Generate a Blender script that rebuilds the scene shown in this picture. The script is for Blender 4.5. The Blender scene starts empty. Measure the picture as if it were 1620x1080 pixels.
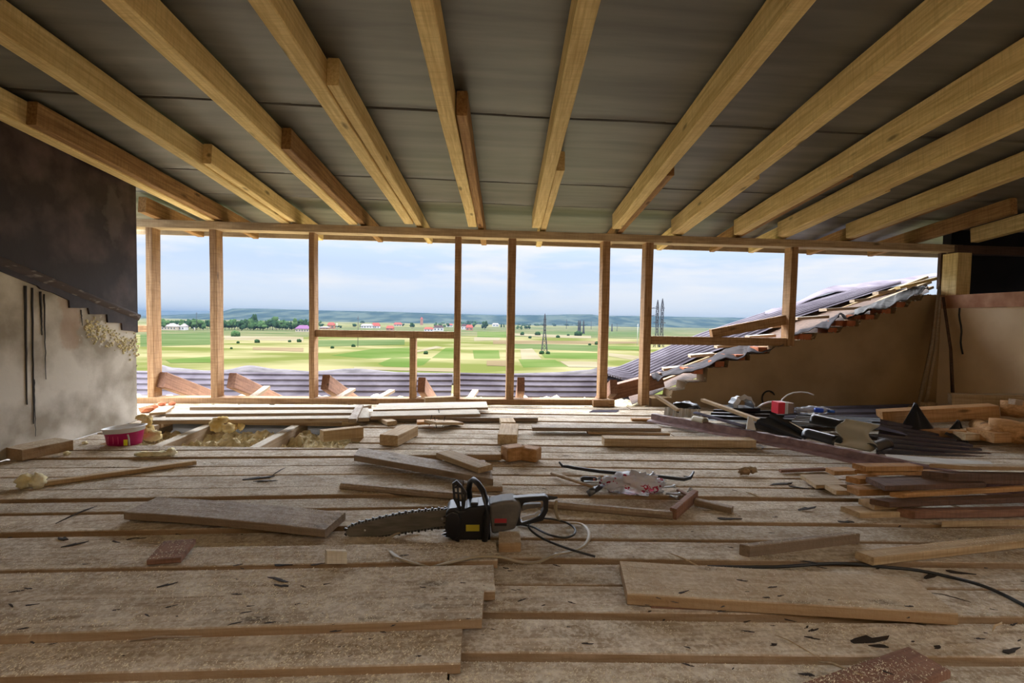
import bpy, bmesh, math, random
from mathutils import Vector, Matrix, noise
random.seed(7)
C = bpy.context.scene.collection
SC = bpy.context.scene
PI = math.pi

# ------------------------------------------------------------------ camera
F, H = 765.0, 0.85                       # focal length in pixels of the 1620 wide frame, eye height
_yaw, _pit, _rol = math.atan(58/F), math.atan(32/F), math.radians(1.0)
_f = Vector((math.sin(_yaw)*math.cos(_pit), math.cos(_yaw)*math.cos(_pit), -math.sin(_pit)))
_r0 = Vector((math.cos(_yaw), -math.sin(_yaw), 0)); _u0 = _r0.cross(_f)
_R = _r0*math.cos(_rol)+_u0*math.sin(_rol); _U = -_r0*math.sin(_rol)+_u0*math.cos(_rol)
EYE = Vector((0, 0, H))
cam = bpy.data.objects.new('camera', bpy.data.cameras.new('camera')); C.objects.link(cam)
cam.data.sensor_width = 36; cam.data.lens = F/1620*36; cam.data.clip_start = .05; cam.data.clip_end = 20000
m = Matrix((_R, _U, -_f)).transposed().to_4x4(); m.translation = EYE; cam.matrix_world = m
SC.camera = cam
SC.view_settings.view_transform = 'Standard'; SC.view_settings.look = 'None'
SC.view_settings.gamma = 1; SC.view_settings.use_curve_mapping = False
SC.view_settings.exposure = 0.55
SC.cycles.max_bounces = 8; SC.cycles.diffuse_bounces = 6; SC.cycles.volume_bounces = 0
SC.cycles.use_denoising = True

# ------------------------------------------------------------------ sky and sun
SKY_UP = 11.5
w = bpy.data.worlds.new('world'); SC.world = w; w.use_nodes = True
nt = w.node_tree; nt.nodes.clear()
N = nt.nodes.new; L = nt.links.new
tc = N('ShaderNodeTexCoord'); sp = N('ShaderNodeSeparateXYZ'); L(tc.outputs['Generated'], sp.inputs[0])
rmp = N('ShaderNodeValToRGB'); L(sp.outputs['Z'], rmp.inputs[0])
cr = rmp.color_ramp
for p, c in ((0, (.62, .67, .72)), (.04, (.54, .61, .70)), (.11, (.45, .55, .70)), (.18, (.55, .66, .85)), (1, (.78, .86, 1.0))):
    e = cr.elements.new(p); e.color = (*c, 1)
cr.elements.remove(cr.elements[0]); cr.elements.remove(cr.elements[-1])
mp = N('ShaderNodeMapping'); mp.inputs['Scale'].default_value = (2.2, 2.2, 13); mp.inputs['Rotation'].default_value = (0, .06, 0)
mp.inputs['Location'].default_value = (1.3, .2, .4)
L(tc.outputs['Generated'], mp.inputs[0])
nz = N('ShaderNodeTexNoise'); nz.inputs['Scale'].default_value = 1.6; nz.inputs['Detail'].default_value = 7; nz.inputs['Roughness'].default_value = .55
L(mp.outputs[0], nz.inputs['Vector'])
cm = N('ShaderNodeMapRange'); cm.inputs[1].default_value = .42; cm.inputs[2].default_value = .62; L(nz.outputs['Fac'], cm.inputs[0])
el = N('ShaderNodeMapRange'); el.inputs[1].default_value = .0; el.inputs[2].default_value = .12; el.inputs[3].default_value = .15; el.inputs[4].default_value = 1; L(sp.outputs['Z'], el.inputs[0])
mu = N('ShaderNodeMath'); mu.operation = 'MULTIPLY'; L(cm.outputs[0], mu.inputs[0]); L(el.outputs[0], mu.inputs[1])
mx = N('ShaderNodeMix'); mx.data_type = 'RGBA'; L(mu.outputs[0], mx.inputs['Factor']); L(rmp.outputs[0], mx.inputs['A']); mx.inputs['B'].default_value = (.69, .68, .68, 1)
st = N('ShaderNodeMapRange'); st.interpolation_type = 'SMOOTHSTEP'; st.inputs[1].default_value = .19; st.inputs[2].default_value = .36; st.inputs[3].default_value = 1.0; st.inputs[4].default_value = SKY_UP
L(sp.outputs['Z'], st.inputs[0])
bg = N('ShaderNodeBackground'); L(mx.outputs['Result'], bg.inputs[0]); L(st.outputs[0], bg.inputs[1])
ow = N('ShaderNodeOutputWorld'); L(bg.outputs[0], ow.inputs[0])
sun = bpy.data.objects.new('sun', bpy.data.lights.new('sun', 'SUN')); C.objects.link(sun)
sun.data.energy = .8; sun.data.angle = math.radians(6); sun.data.color = (1, .95, .86)
sun.rotation_euler = (math.radians(-38), math.radians(-26), 0); sun.location = (0, -5, 30)

# ------------------------------------------------------------------ helpers
def ray(px, py): return _f+_R*((px-810)/F)-_U*((py-540)/F)
def fl(px, py, z=0.0):
    d = ray(px, py); return EYE+d*((z-H)/d.z)
def W(px, py, Y):
    d = ray(px, py); return EYE+d*(Y/d.y)
def WX(px, py, X):
    d = ray(px, py); return EYE+d*(X/d.x)
D = 4.88
_rd = ray(798, 577); SLOPE = _rd.z/_rd.y; SKEW = _rd.x/_rd.y      # roof rafters: fall and run per metre
ZB = 1.755
def zbot(y): return ZB+SLOPE*(y-D)
def on_roof(px, py):                                                # point on the plane of the rafter undersides
    d = ray(px, py); t = (ZB-SLOPE*D-H)/(d.z-SLOPE*d.y); return EYE+d*t

def link(name, me, mats, parent=None):
    o = bpy.data.objects.new(name, me); C.objects.link(o)
    for m_ in (mats if isinstance(mats, (list, tuple)) else [mats]): me.materials.append(m_)
    if parent: o.parent = parent
    return o
class MB:
    """collects shapes for one mesh"""
    def __init__(s): s.v = []; s.f = []; s.mi = []; s.sm = []
    def add(s, vs, fs, mi=0, smooth=False, M=None):
        b = len(s.v); s.v += [tuple(M @ Vector(v)) if M else tuple(v) for v in vs]
        s.f += [tuple(i+b for i in f) for f in fs]; s.mi += [mi]*len(fs); s.sm += [smooth]*len(fs); return s
    def box(s, c, d, M=None, mi=0):
        x, y, z = c; a, b, h = d[0]/2, d[1]/2, d[2]/2
        vs = [(x+i*a, y+j*b, z+k*h) for k in (-1, 1) for j in (-1, 1) for i in (-1, 1)]
        return s.add(vs, [(0,2,3,1),(4,5,7,6),(0,1,5,4),(2,6,7,3),(0,4,6,2),(1,3,7,5)], mi, False, M)
    def prism(s, poly, y0, y1, mi=0, M=None):                       # polygon in x,z extruded along y
        n = len(poly); vs = [(p[0], y0, p[1]) for p in poly]+[(p[0], y1, p[1]) for p in poly]
        fs = [tuple(range(n)), tuple(reversed(range(n, 2*n)))]+[(i, i+n, (i+1) % n+n, (i+1) % n) for i in range(n)]
        return s.add(vs, fs, mi, False, M)
    def ring(s, outer, inner, y0, y1, mi=0):                        # two loops with the same count
        n = len(outer); vs = [(p[0], y, p[1]) for y in (y0, y1) for lp in (outer, inner) for p in lp]
        fs = []
        for i in range(n):
            j = (i+1) % n
            fs += [(i, j, n+j, n+i), (2*n+i, 3*n+i, 3*n+j, 2*n+j), (i, 2*n+i, 2*n+j, j), (n+i, n+j, 3*n+j, 3*n+i)]
        return s.add(vs, fs, mi)
    def tube(s, pts, r, k=8, mi=0, flat=1.0, closed=False, cap=True):
        pts = [Vector(p) for p in pts]; n = len(pts); vs = []; rr = r if isinstance(r, (list, tuple)) else [r]*n
        for i, p in enumerate(pts):
            if closed: t = pts[(i+1) % n]-pts[i-1]
            else: t = pts[min(i+1, n-1)]-pts[max(i-1, 0)]
            t.normalize(); up = Vector((0, 0, 1)) if abs(t.z) < .95 else Vector((0, 1, 0))
            a = t.cross(up).normalized(); b = a.cross(t).normalized()
            vs += [p+a*math.cos(2*PI*j/k)*rr[i]+b*math.sin(2*PI*j/k)*rr[i]*flat for j in range(k)]
        fs = []; m_ = n if closed else n-1
        for i in range(m_):
            q = (i+1) % n
            fs += [(i*k+j, i*k+(j+1) % k, q*k+(j+1) % k, q*k+j) for j in range(k)]
        if cap and not closed: fs += [tuple(reversed(range(k))), tuple(range((n-1)*k, n*k))]
        return s.add(vs, fs, mi, True)
    def grid(s, P, mi=0, smooth=True):                              # P[i][j] points
        a, b = len(P), len(P[0]); vs = [p for r_ in P for p in r_]
        fs = [(i*b+j, i*b+j+1, (i+1)*b+j+1, (i+1)*b+j) for i in range(a-1) for j in range(b-1)]
        return s.add(vs, fs, mi, smooth)
    def blob(s, c, r, sub=2, rough=.3, freq=3, seed=0, mi=0, smooth=True):
        bm = bmesh.new(); bmesh.ops.create_icosphere(bm, subdivisions=sub, radius=1)
        vs = []
        for v in bm.verts:
            q = v.co.normalized(); n_ = 1+rough*noise.noise(q*freq+Vector((seed*3.7, seed*1.3, seed)))+rough*.5*noise.noise(q*freq*2.7+Vector((seed, 0, seed)))
            vs.append((c[0]+q.x*r[0]*n_, c[1]+q.y*r[1]*n_, c[2]+q.z*r[2]*n_))
        fs = [tuple(v.index for v in f.verts) for f in bm.faces]; bm.free()
        return s.add(vs, fs, mi, smooth)
    def mesh(s, name):
        me = bpy.data.meshes.new(name); me.from_pydata(s.v, [], s.f)
        me.polygons.foreach_set('material_index', s.mi); me.polygons.foreach_set('use_smooth', s.sm)
        bm = bmesh.new(); bm.from_mesh(me); bmesh.ops.recalc_face_normals(bm, faces=bm.faces); bm.to_mesh(me); bm.free()
        return me
    def build(s, name, mats, parent=None): return link(name, s.mesh(name), mats, parent)

def tag(o, label, cat, group=None, kind=None):
    o['label'] = label; o['category'] = cat
    if group: o['group'] = group
    if kind: o['kind'] = kind
    return o
def struct(o, label=None):
    o['kind'] = 'structure'
    if label: o['label'] = label
    return o
def empty(name, loc, label, cat, group=None, M=None):
    o = bpy.data.objects.new(name, None); C.objects.link(o); o.location = loc; o.empty_display_size = .05
    if M: o.matrix_world = M
    return tag(o, label, cat, group)
def copy_tree(o, parent=None):
    c = o.copy(); C.objects.link(c); c.parent = parent
    if parent: c.matrix_parent_inverse = o.matrix_parent_inverse.copy()
    for ch in [k for k in bpy.data.objects if k.parent == o]: copy_tree(ch, c)
    return c

# ------------------------------------------------------------------ materials
def mat(name, col=(.5, .5, .5), rough=.6, metal=0, spec=.5):
    m_ = bpy.data.materials.new(name); m_.use_nodes = True; b = m_.node_tree.nodes['Principled BSDF']
    b.inputs['Base Color'].default_value = (*col, 1); b.inputs['Roughness'].default_value = rough
    b.inputs['Metallic'].default_value = metal; b.inputs['Specular IOR Level'].default_value = spec
    return m_
def noisy(name, c1, c2, scale=6, stretch=(1, 1, 1), rough=.8, bump=.2, detail=6, metal=0, spec=.3, lo=.35, hi=.65, dist=.01):
    m_ = mat(name, c1, rough, metal, spec); t = m_.node_tree; n_ = t.nodes.new; l = t.links.new; b = t.nodes['Principled BSDF']
    c = n_('ShaderNodeTexCoord'); mp_ = n_('ShaderNodeMapping'); mp_.inputs['Scale'].default_value = stretch; l(c.outputs['Object'], mp_.inputs[0])
    z = n_('ShaderNodeTexNoise'); z.inputs['Scale'].default_value = scale; z.inputs['Detail'].default_value = detail; l(mp_.outputs[0], z.inputs['Vector'])
    r = n_('ShaderNodeMapRange'); r.inputs[1].default_value = lo; r.inputs[2].default_value = hi; l(z.outputs['Fac'], r.inputs[0])
    x = n_('ShaderNodeMix'); x.data_type = 'RGBA'; l(r.outputs[0], x.inputs['Factor']); x.inputs['A'].default_value = (*c1, 1); x.inputs['B'].default_value = (*c2, 1)
    l(x.outputs['Result'], b.inputs['Base Color'])
    if bump:
        bu = n_('ShaderNodeBump'); bu.inputs['Strength'].default_value = bump; bu.inputs['Distance'].default_value = dist; l(z.outputs['Fac'], bu.inputs['Height']); l(bu.outputs[0], b.inputs['Normal'])
    return m_
def wood(name, c1, c2, c3=None, dust=None, dust_amt=0.0, saw=.3, knots=True, rough=.75, vary=.22, gs=1.0, edge=(.30, .165, .065)):
    """grain along local X; c1 light, c2 dark grain, c3 stain patches; optional dust"""
    m_ = mat(name, c1, rough, 0, .25); t = m_.node_tree; n_ = t.nodes.new; l = t.links.new; b = t.nodes['Principled BSDF']
    c = n_('ShaderNodeTexCoord'); oi = n_('ShaderNodeObjectInfo'); at = n_('ShaderNodeAttribute'); at.attribute_name = 'tint'
    of = n_('ShaderNodeMath'); of.operation = 'MULTIPLY_ADD'; l(oi.outputs['Random'], of.inputs[0]); of.inputs[1].default_value = 31.7; 
    sc_ = n_('ShaderNodeMath'); sc_.operation = 'MULTIPLY'; l(at.outputs['Fac'], sc_.inputs[0]); sc_.inputs[1].default_value = 17.3; l(sc_.outputs[0], of.inputs[2])
    vo = n_('ShaderNodeVectorMath'); vo.operation = 'ADD'; l(c.outputs['Object'], vo.inputs[0]); l(of.outputs[0], vo.inputs[1])
    def nz_(scale, stretch, detail=5, r=.6):
        mp_ = n_('ShaderNodeMapping'); mp_.inputs['Scale'].default_value = stretch; l(vo.outputs[0], mp_.inputs[0])
        z = n_('ShaderNodeTexNoise'); z.inputs['Scale'].default_value = scale; z.inputs['Detail'].default_value = detail; z.inputs['Roughness'].default_value = r; l(mp_.outputs[0], z.inputs['Vector']); return z
    def rng(src, a, b_, c_=0, d=1):
        r = n_('ShaderNodeMapRange'); r.inputs[1].default_value = a; r.inputs[2].default_value = b_; r.inputs[3].default_value = c_; r.inputs[4].default_value = d; l(src, r.inputs[0]); return r.outputs[0]
    def mix(fac, A, B):
        x = n_('ShaderNodeMix'); x.data_type = 'RGBA'; l(fac, x.inputs['Factor'])
        for k, v in (('A', A), ('B', B)):
            if isinstance(v, tuple): x.inputs[k].default_value = (*v, 1)
            else: l(v, x.inputs[k])
        return x.outputs['Result']
    g = nz_(4*gs, (1.0, 16, 16)); col = mix(rng(g.outputs['Fac'], .35, .68), c1, c2)
    p = nz_(2.2, (1, 2.2, 2.2), 4); col = mix(rng(p.outputs['Fac'], .5, .75, 0, .8), col, c3 or tuple(k*.7 for k in c2))
    s_ = nz_(9, (9, .6, .6), 2); 
    if saw: col = mix(rng(s_.outputs['Fac'], .45, .65, 0, saw*.6), col, tuple(k*.8 for k in c2))
    if knots:
        mp_ = n_('ShaderNodeMapping'); mp_.inputs['Scale'].default_value = (2.3, 7, 7); l(vo.outputs[0], mp_.inputs[0])
        v = n_('ShaderNodeTexVoronoi'); v.inputs['Scale'].default_value = 1.0; l(mp_.outputs[0], v.inputs['Vector'])
        col = mix(rng(v.outputs['Distance'], .05, .13, .85, 0), col, tuple(k*.35 for k in c2))
    if dust:
        d1 = nz_(7, (1, 1.4, 1.4), 9, .75); d2 = nz_(70, (1, 1, 1), 3)
        mm = n_('ShaderNodeMath'); mm.operation = 'ADD'; l(rng(d1.outputs['Fac'], .38, .62), mm.inputs[0]); l(rng(d2.outputs['Fac'], .45, .6, -.3, .3), mm.inputs[1])
        ma = n_('ShaderNodeMath'); ma.operation = 'MULTIPLY'; ma.use_clamp = True; l(mm.outputs[0], ma.inputs[0]); ma.inputs[1].default_value = dust_amt
        ge = n_('ShaderNodeNewGeometry'); sz = n_('ShaderNodeSeparateXYZ'); l(ge.outputs['Normal'], sz.inputs[0])      # dust lies on upward faces only; edge darkens the side faces as painted shade
        mt = n_('ShaderNodeMath'); mt.operation = 'MULTIPLY'; l(ma.outputs[0], mt.inputs[0]); l(rng(sz.outputs['Z'], .5, .85), mt.inputs[1])
        col = mix(mt.outputs[0], mix(rng(sz.outputs['Z'], .5, .85, .55, 0), col, edge), dust)
    hs = n_('ShaderNodeHueSaturation'); l(col, hs.inputs['Color'])
    ad = n_('ShaderNodeMath'); ad.operation = 'ADD'; l(rng(oi.outputs['Random'], 0, 1, 1-vary*.6, 1+vary*.4), ad.inputs[0]); l(rng(at.outputs['Fac'], 0, 1, 0, -.3), ad.inputs[1]); l(ad.outputs[0], hs.inputs['Value'])
    l(hs.outputs[0], b.inputs['Base Color'])
    bu = n_('ShaderNodeBump'); bu.inputs['Strength'].default_value = .6; bu.inputs['Distance'].default_value = .005
    h_ = n_('ShaderNodeMath'); h_.operation = 'ADD'; l(g.outputs['Fac'], h_.inputs[0])
    if dust: l(d2.outputs['Fac'], h_.inputs[1])
    else: l(s_.outputs['Fac'], h_.inputs[1])
    l(h_.outputs[0], bu.inputs['Height']); l(bu.outputs[0], b.inputs['Normal'])
    return m_
M_RAFT = wood('rafter_wood', (.88, .68, .32), (.60, .41, .16), (.72, .50, .21), saw=.45)
M_RAFTO = wood('old_rafter_wood', (.46, .26, .10), (.22, .11, .04), (.28, .13, .05), saw=.5)
M_STUD = wood('stud_wood', (.50, .31, .16), (.25, .135, .06), (.30, .16, .07), saw=.6, knots=True)
M_BEAM = wood('beam_wood', (.60, .46, .28), (.36, .25, .14), (.30, .2, .11), saw=.3)
M_FLOOR = wood('floor_wood', (.54, .44, .32), (.26, .19, .12), (.29, .22, .145), dust=(.74, .68, .57), dust_amt=.68, saw=.3, rough=.9)
M_FAR = wood('pale_board_wood', (.60, .55, .46), (.40, .35, .28), (.42, .36, .28), dust=(.62, .56, .46), dust_amt=.5, saw=.2, rough=.9)
M_PLK = wood('plank_wood', (.54, .41, .25), (.33, .22, .11), (.38, .25, .13), saw=.4)
M_PLKD = wood('dusty_plank_wood', (.50, .40, .27), (.32, .23, .14), (.36, .27, .17), dust=(.60, .52, .40), dust_amt=.55, saw=.4)
M_GREY = wood('grey_weathered_wood', (.38, .31, .24), (.19, .14, .10), (.23, .17, .12), dust=(.62, .56, .48), dust_amt=.45, saw=.5, edge=(.23, .165, .11))
M_ORG = wood('orange_fresh_wood', (.56, .31, .13), (.33, .17, .06), (.36, .18, .07), saw=.5)
M_DARK = wood('dark_stained_wood', (.17, .10, .07), (.08, .05, .035), (.1, .055, .04), saw=.5)
M_RED = wood('reddish_wood', (.33, .18, .12), (.17, .09, .06), (.2, .1, .07), saw=.5)
M_MEMB = noisy('membrane', (.098, .092, .076), (.165, .155, .13), 3.0, (.35, 3.5, 1), .48, .25, 6, dist=.004, spec=.6)
M_FELT = noisy('grey_felt', (.062, .058, .062), (.10, .093, .098), 5, (1, 3, 1), .8, .2)
M_METAL = noisy('lilac_painted_metal', (.062, .055, .068), (.105, .096, .115), 3, (1, 1, 1), .7, .02, 2, metal=.0, spec=.1)
M_MDARK = noisy('plum_painted_metal', (.014, .009, .015), (.028, .018, .03), 4, (1, 1, 1), .24, .02, 2, spec=.7)
M_MBLK = mat('black_painted_metal', (.012, .012, .013), .3, 0, .6)
M_MTAN = noisy('tan_sheet_back', (.34, .31, .23), (.42, .38, .28), 3, (1, 1, 1), .5, .02, 2)
M_MGREY = noisy('pale_sheet_back', (.50, .49, .46), (.62, .60, .56), 6, (1, 1, 1), .5, .02, 2)
M_BROWN = noisy('brown_flashing', (.15, .085, .08), (.24, .15, .14), 9, (1, 3, 3), .45, .1, 5, spec=.5)
M_BRICK = noisy('brick', (.42, .13, .06), (.55, .2, .1), 14, (1, 1, 1), .9, .4)
M_MORT = noisy('mortar', (.42, .37, .27), (.58, .5, .36), 25, (1, 1, 1), .95, .8)
M_INS = noisy('mineral_wool', (.50, .42, .24), (.78, .70, .50), 22, (1, 1, 1), 1, .9, 8)
M_FOAM = noisy('yellow_foam', (.72, .50, .16), (.80, .68, .42), 14, (1, 1, 1), .9, .8)
M_FOAMW = noisy('cream_foam', (.75, .66, .36), (.84, .80, .62), 18, (1, 1, 1), .9, .8)
M_BARK = noisy('bark', (.018, .013, .011), (.06, .042, .03), 30, (1, 3, 3), .75, .6)
M_STEEL = mat('steel', (.55, .56, .58), .35, .9)
M_BLACK = mat('black_plastic', (.014, .014, .017), .38, 0, .5)
M_RUB = mat('black_rubber', (.02, .02, .02), .55)

# ------------------------------------------------------------------ plank primitive
def plank_mb(Ln, Wd, T, ska=0.0, skb=0.0, ch=.003, bow=0.0, seg=None, wob=.0015, mb=None, M=None, seed=0, taper=0):
    """length along X, width along Y, thickness along Z, from the origin; ska/skb skew the two ends"""
    mb = mb or MB(); seg = seg or max(2, min(14, int(Ln/.18)))
    ch = min(ch, T*.3, Wd*.3)
    prof = [(ch, 0), (Wd-ch, 0), (Wd, ch), (Wd, T-ch), (Wd-ch, T), (ch, T), (0, T-ch), (0, ch)]
    vs = []
    for i in range(seg+1):
        u = i/seg; n1 = noise.noise(Vector((u*Ln*2.1, seed*1.7, .3)))*wob; n2 = noise.noise(Vector((u*Ln*1.3, seed*2.9, 7)))*wob
        for (y, z) in prof:
            k = y/Wd; x = u*Ln+(1-u)*ska*k+u*skb*k
            yy = y*(1-taper*u)+n1; zz = z+n2+bow*4*u*(1-u)
            vs.append((x, yy, zz))
    fs = [tuple(range(8)), tuple(reversed(range(seg*8, seg*8+8)))]
    fs += [(i*8+j, (i+1)*8+j, (i+1)*8+(j+1) % 8, i*8+(j+1) % 8) for i in range(seg) for j in range(8)]
    return mb.add(vs, fs, 0, False, M)
_pc = [0]
def frame(A, B, roll=0.0):
    X = (B-A).normalized(); Z = Vector((0, 0, 1)); Y = Z.cross(X).normalized(); Z = X.cross(Y)
    M = Matrix((X, Y, Z)).transposed().to_4x4(); M.translation = A
    return M @ Matrix.Rotation(roll, 4, 'X')
def plank(name, label, cat, a, b, c, t, m_, z=0.0, zb=None, group=None, roll=0, bow=0, w=None, ch=.003, taper=0, skb=None, parent=None):
    """a, b: near lower edge; c: far upper corner above a"""
    _pc[0] += 1
    A = fl(*a, z); B = fl(*b, z if zb is None else zb); M = frame(A, B, math.radians(roll)); Ln = (B-A).length
    if w is None or c is not None:
        Cc = M.inverted() @ fl(*c, z+t); wd, sk = abs(Cc.y), Cc.x
    if w is not None: wd = w
    if c is None: sk = 0
    o = plank_mb(Ln, wd, t, sk, sk if skb is None else skb, ch, bow, seed=_pc[0], taper=taper).build(name, m_)
    o.matrix_world = M; 
    if label: tag(o, label, cat, group)
    return o
def stick(name, label, cat, A, B, wd, t, m_, group=None, roll=0, **k):
    _pc[0] += 1
    A, B = Vector(A), Vector(B); M = frame(A, B, math.radians(roll))
    o = plank_mb((B-A).length, wd, t, seed=_pc[0], **k).build(name, m_); o.matrix_world = M
    return tag(o, label, cat, group) if label else o

# ================================================================== FLOOR
fb = MB(); tints = []
def row(x0, x1, y0, wd, ang, z, t=.035, ymin=-9, ymax=9, xl=-9, xr=9):
    """one row of floorboards, with butt joints"""
    xs = [x0]; 
    while xs[-1] < x1-.6: xs.append(min(x1, xs[-1]+random.uniform(2.2, 4.5)))
    xs = [x0, x1] if len(xs) < 2 else xs[:-1]+[x1]; ta = math.tan(ang)
    for a, b in zip(xs, xs[1:]):
        n = len(fb.f); dz = (random.uniform(-.009, .008) if y0 < 2.4 else random.uniform(-.004, .004))+z; seg = max(2, int((b-a)/.3)); g = (.011+random.random()*.006) if y0 < 2.4 else (.007+random.random()*.006)
        vs = []; s1, s2 = random.random()*99, random.random()*99
        for i in range(seg+1):
            x = a+.0015+(b-a-.003)*i/seg
            e0 = noise.noise(Vector((x*1.5, s1, 0)))*.003; e1 = noise.noise(Vector((x*1.5, s2, 0)))*.003; zz = dz+noise.noise(Vector((x*.9, s1, 5)))*.003
            ym = ymax+(math.tan(ANG)*x if ang > 0 else 0)
            ya = min(ym, y0+ta*x+g+e0); yb = min(ym, y0+wd+ta*x-g+e1)
            if yb-ya < .01: yb = ya+.001
            vs += [(x, ya, zz-t), (x, yb, zz-t), (x, yb, zz-.003), (x, yb-.003, zz), (x, ya+.003, zz), (x, ya, zz-.003)]
        fs = [tuple(range(6)), tuple(reversed(range(seg*6, seg*6+6)))]+[(i*6+j, (i+1)*6+j, (i+1)*6+(j+1) % 6, i*6+(j+1) % 6) for i in range(seg) for j in range(6)]
        fb.add(vs, fs); tints.extend([random.random()]*len(fs))
ANG = -math.radians(3.6)
HX0, HX1 = -2.62, fl(560, 690).x
y = 1.357-.163*18
while y < 5.3:
    wd = .163+random.uniform(-.006, .006); far = y > 2.98
    yl = y+math.tan(ANG)*-1.8
    if not far: row(-.052, 5.0, y, wd, ANG, 0, ymax=4.80)
    elif 3.22 < yl+wd/2 < 3.98: row(HX1+random.uniform(-.06, .08), 5.0, y, wd, ANG, 0, ymax=4.80); row(-2.69, HX0+.18, y, wd, ANG, 0, ymax=4.80)
    else: row(-3.6 if yl > 4.05 else -2.69, 5.0, y, wd, ANG, 0, ymax=4.80)
    if not far: ysplit = y+wd
    y += wd
A2 = math.radians(.7); y = -1.6
while y < ysplit+.2:
    wd = random.choice((.15, .17, .19, .2))
    row(-2.69, -.054, y, wd, A2, .002, ymax=ysplit); y += wd
floor = fb.build('floor', M_FLOOR); struct(floor, 'dusty rough sawn floorboards')
_at = floor.data.attributes.new('tint', 'FLOAT', 'FACE'); _at.data.foreach_set('value', tints)
sub = MB().box((1.0, 1.9, -.30), (9.4, 7.2, .1)).build('subfloor', noisy('subfloor_boards', (.05, .045, .04), (.1, .085, .07), 5), floor)  # kept dark so the gaps between boards read as shade
# mineral wool between the joists of the opening
P = []
for i in range(140):
    r_ = []
    for j in range(68):
        x = HX0-.05+(HX1+.2-HX0)*i/139; yy = 3.15+.95*j/67
        r_.append((x, yy, -.12+.05*noise.fractal(Vector((x*7, yy*7, 0)), .6, 2.1, 6)+.035*noise.noise(Vector((x*24, yy*24, 1)))))
    P.append(r_)
tag(MB().grid(P, smooth=False).build('mineral_wool', M_INS), 'loose yellow mineral wool lying between joists in the floor opening', 'insulation', kind='stuff')
for i, (a, b) in enumerate((((268, 700), (345, 668)), ((420, 702), (468, 676)), ((252, 676), (262, 668)))):
    A = fl(*a, -.03); B = fl(*b, -.03); d = (B-A).normalized(); A = A-d*.15; B = B+d*.25
    A.z = B.z = -.15
    stick('floor_joist', ('pale floor joist left of the yellow foam in the floor opening', 'pale floor joist in the middle of the floor opening', 'floor joist beside the wall in the floor opening')[i], 'joist', A, B, .07, .12, M_FAR)

# ================================================================== LEFT WALL
XW, YW = -2.70, 4.07
M_PLAS = noisy('grey_plaster', (.34, .30, .235), (.66, .62, .54), 3.4, (1, 1, 1), .95, .9, 14, lo=.38, hi=.6)
_t = M_PLAS.node_tree; _b = _t.nodes['Principled BSDF']
def stain(m_, centre, rad, col, amount=1.0, nscale=8, thr=.5):
    """worn patch with its own ragged outline"""
    t = m_.node_tree; n_ = t.nodes.new; l = t.links.new; b = t.nodes['Principled BSDF']
    src = b.inputs['Base Color'].links[0].from_socket
    c = n_('ShaderNodeTexCoord'); sub_ = n_('ShaderNodeVectorMath'); sub_.operation = 'SUBTRACT'; l(c.outputs['Object'], sub_.inputs[0]); sub_.inputs[1].default_value = centre
    dv = n_('ShaderNodeVectorMath'); dv.operation = 'DIVIDE'; l(sub_.outputs[0], dv.inputs[0]); dv.inputs[1].default_value = rad
    ln = n_('ShaderNodeVectorMath'); ln.operation = 'LENGTH'; l(dv.outputs[0], ln.inputs[0])
    z = n_('ShaderNodeTexNoise'); z.inputs['Scale'].default_value = nscale; z.inputs['Detail'].default_value = 8; l(c.outputs['Object'], z.inputs['Vector'])
    ad = n_('ShaderNodeMath'); ad.operation = 'MULTIPLY_ADD'; l(z.outputs['Fac'], ad.inputs[0]); ad.inputs[1].default_value = 1.6; l(ln.outputs['Value'], ad.inputs[2])
    r = n_('ShaderNodeMapRange'); r.inputs[1].default_value = thr+.9; r.inputs[2].default_value = thr+1.15; r.inputs[3].default_value = amount; r.inputs[4].default_value = 0; l(ad.outputs[0], r.inputs[0])
    x = n_('ShaderNodeMix'); x.data_type = 'RGBA'; l(r.outputs[0], x.inputs['Factor']); l(src, x.inputs['A']); x.inputs['B'].default_value = (*col, 1); l(x.outputs['Result'], b.inputs['Base Color'])
P1 = WX(190, 520, XW)
stain(M_PLAS, tuple(P1), (1, .35, .13), (.74, .70, .62), .9, 22)
stain(M_PLAS, tuple(WX(110, 500, XW)), (1, .12, .3), (.42, .27, .18), .5, 10)
ztop = lambda yy: zbot(yy)+.16
lw = MB()
lw.prism([(0, 0)]*0 or [(-1.6, 0), (YW, 0), (YW, ztop(YW)), (-1.6, ztop(-1.6))], 0, .3)
# prism runs in x,z: turn it so that x -> world y
Mw = Matrix(((0, -1, 0, XW), (1, 0, 0, 0), (0, 0, 1, 0), (0, 0, 0, 1)))
lw.v = [tuple(Mw @ Vector(v)) for v in lw.v]
wall_left = lw.build('wall_left', M_PLAS); struct(wall_left, 'plastered wall with bitumen coated upper part')
# bitumen coat with its stepped lower edge
M_BIT = noisy('bitumen_coat', (.026, .013, .015), (.095, .06, .062), 4, (1, 1, 1), .5, .9, 13, lo=.46, hi=.70)
stain(M_BIT, tuple(WX(178, 340, XW)), (1, .12, .25), (.16, .13, .12), .3, 12)
stp = [(-60, 410), (0, 428), (60, 452), (65, 457), (85, 463), (110, 475), (111, 487), (140, 487), (142, 497), (170, 497), (171, 510), (193, 511), (194, 522), (213, 524), (222, 526)]
pts = []
for p in stp:
    q = WX(*p, XW+.012); pts.append((q.y, q.z))
pts = [(-1.6, pts[0][1]+.9)]+pts; pts[-1] = (YW+.005, pts[-1][1])
poly = pts+[(YW+.005, ztop(YW)), (-1.6, ztop(-1.6))]
bc = MB().prism(poly, -.012, .002); bc.v = [tuple(Mw @ Vector(v)) for v in bc.v]; bc.build('bitumen_coat', M_BIT, wall_left)
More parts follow.
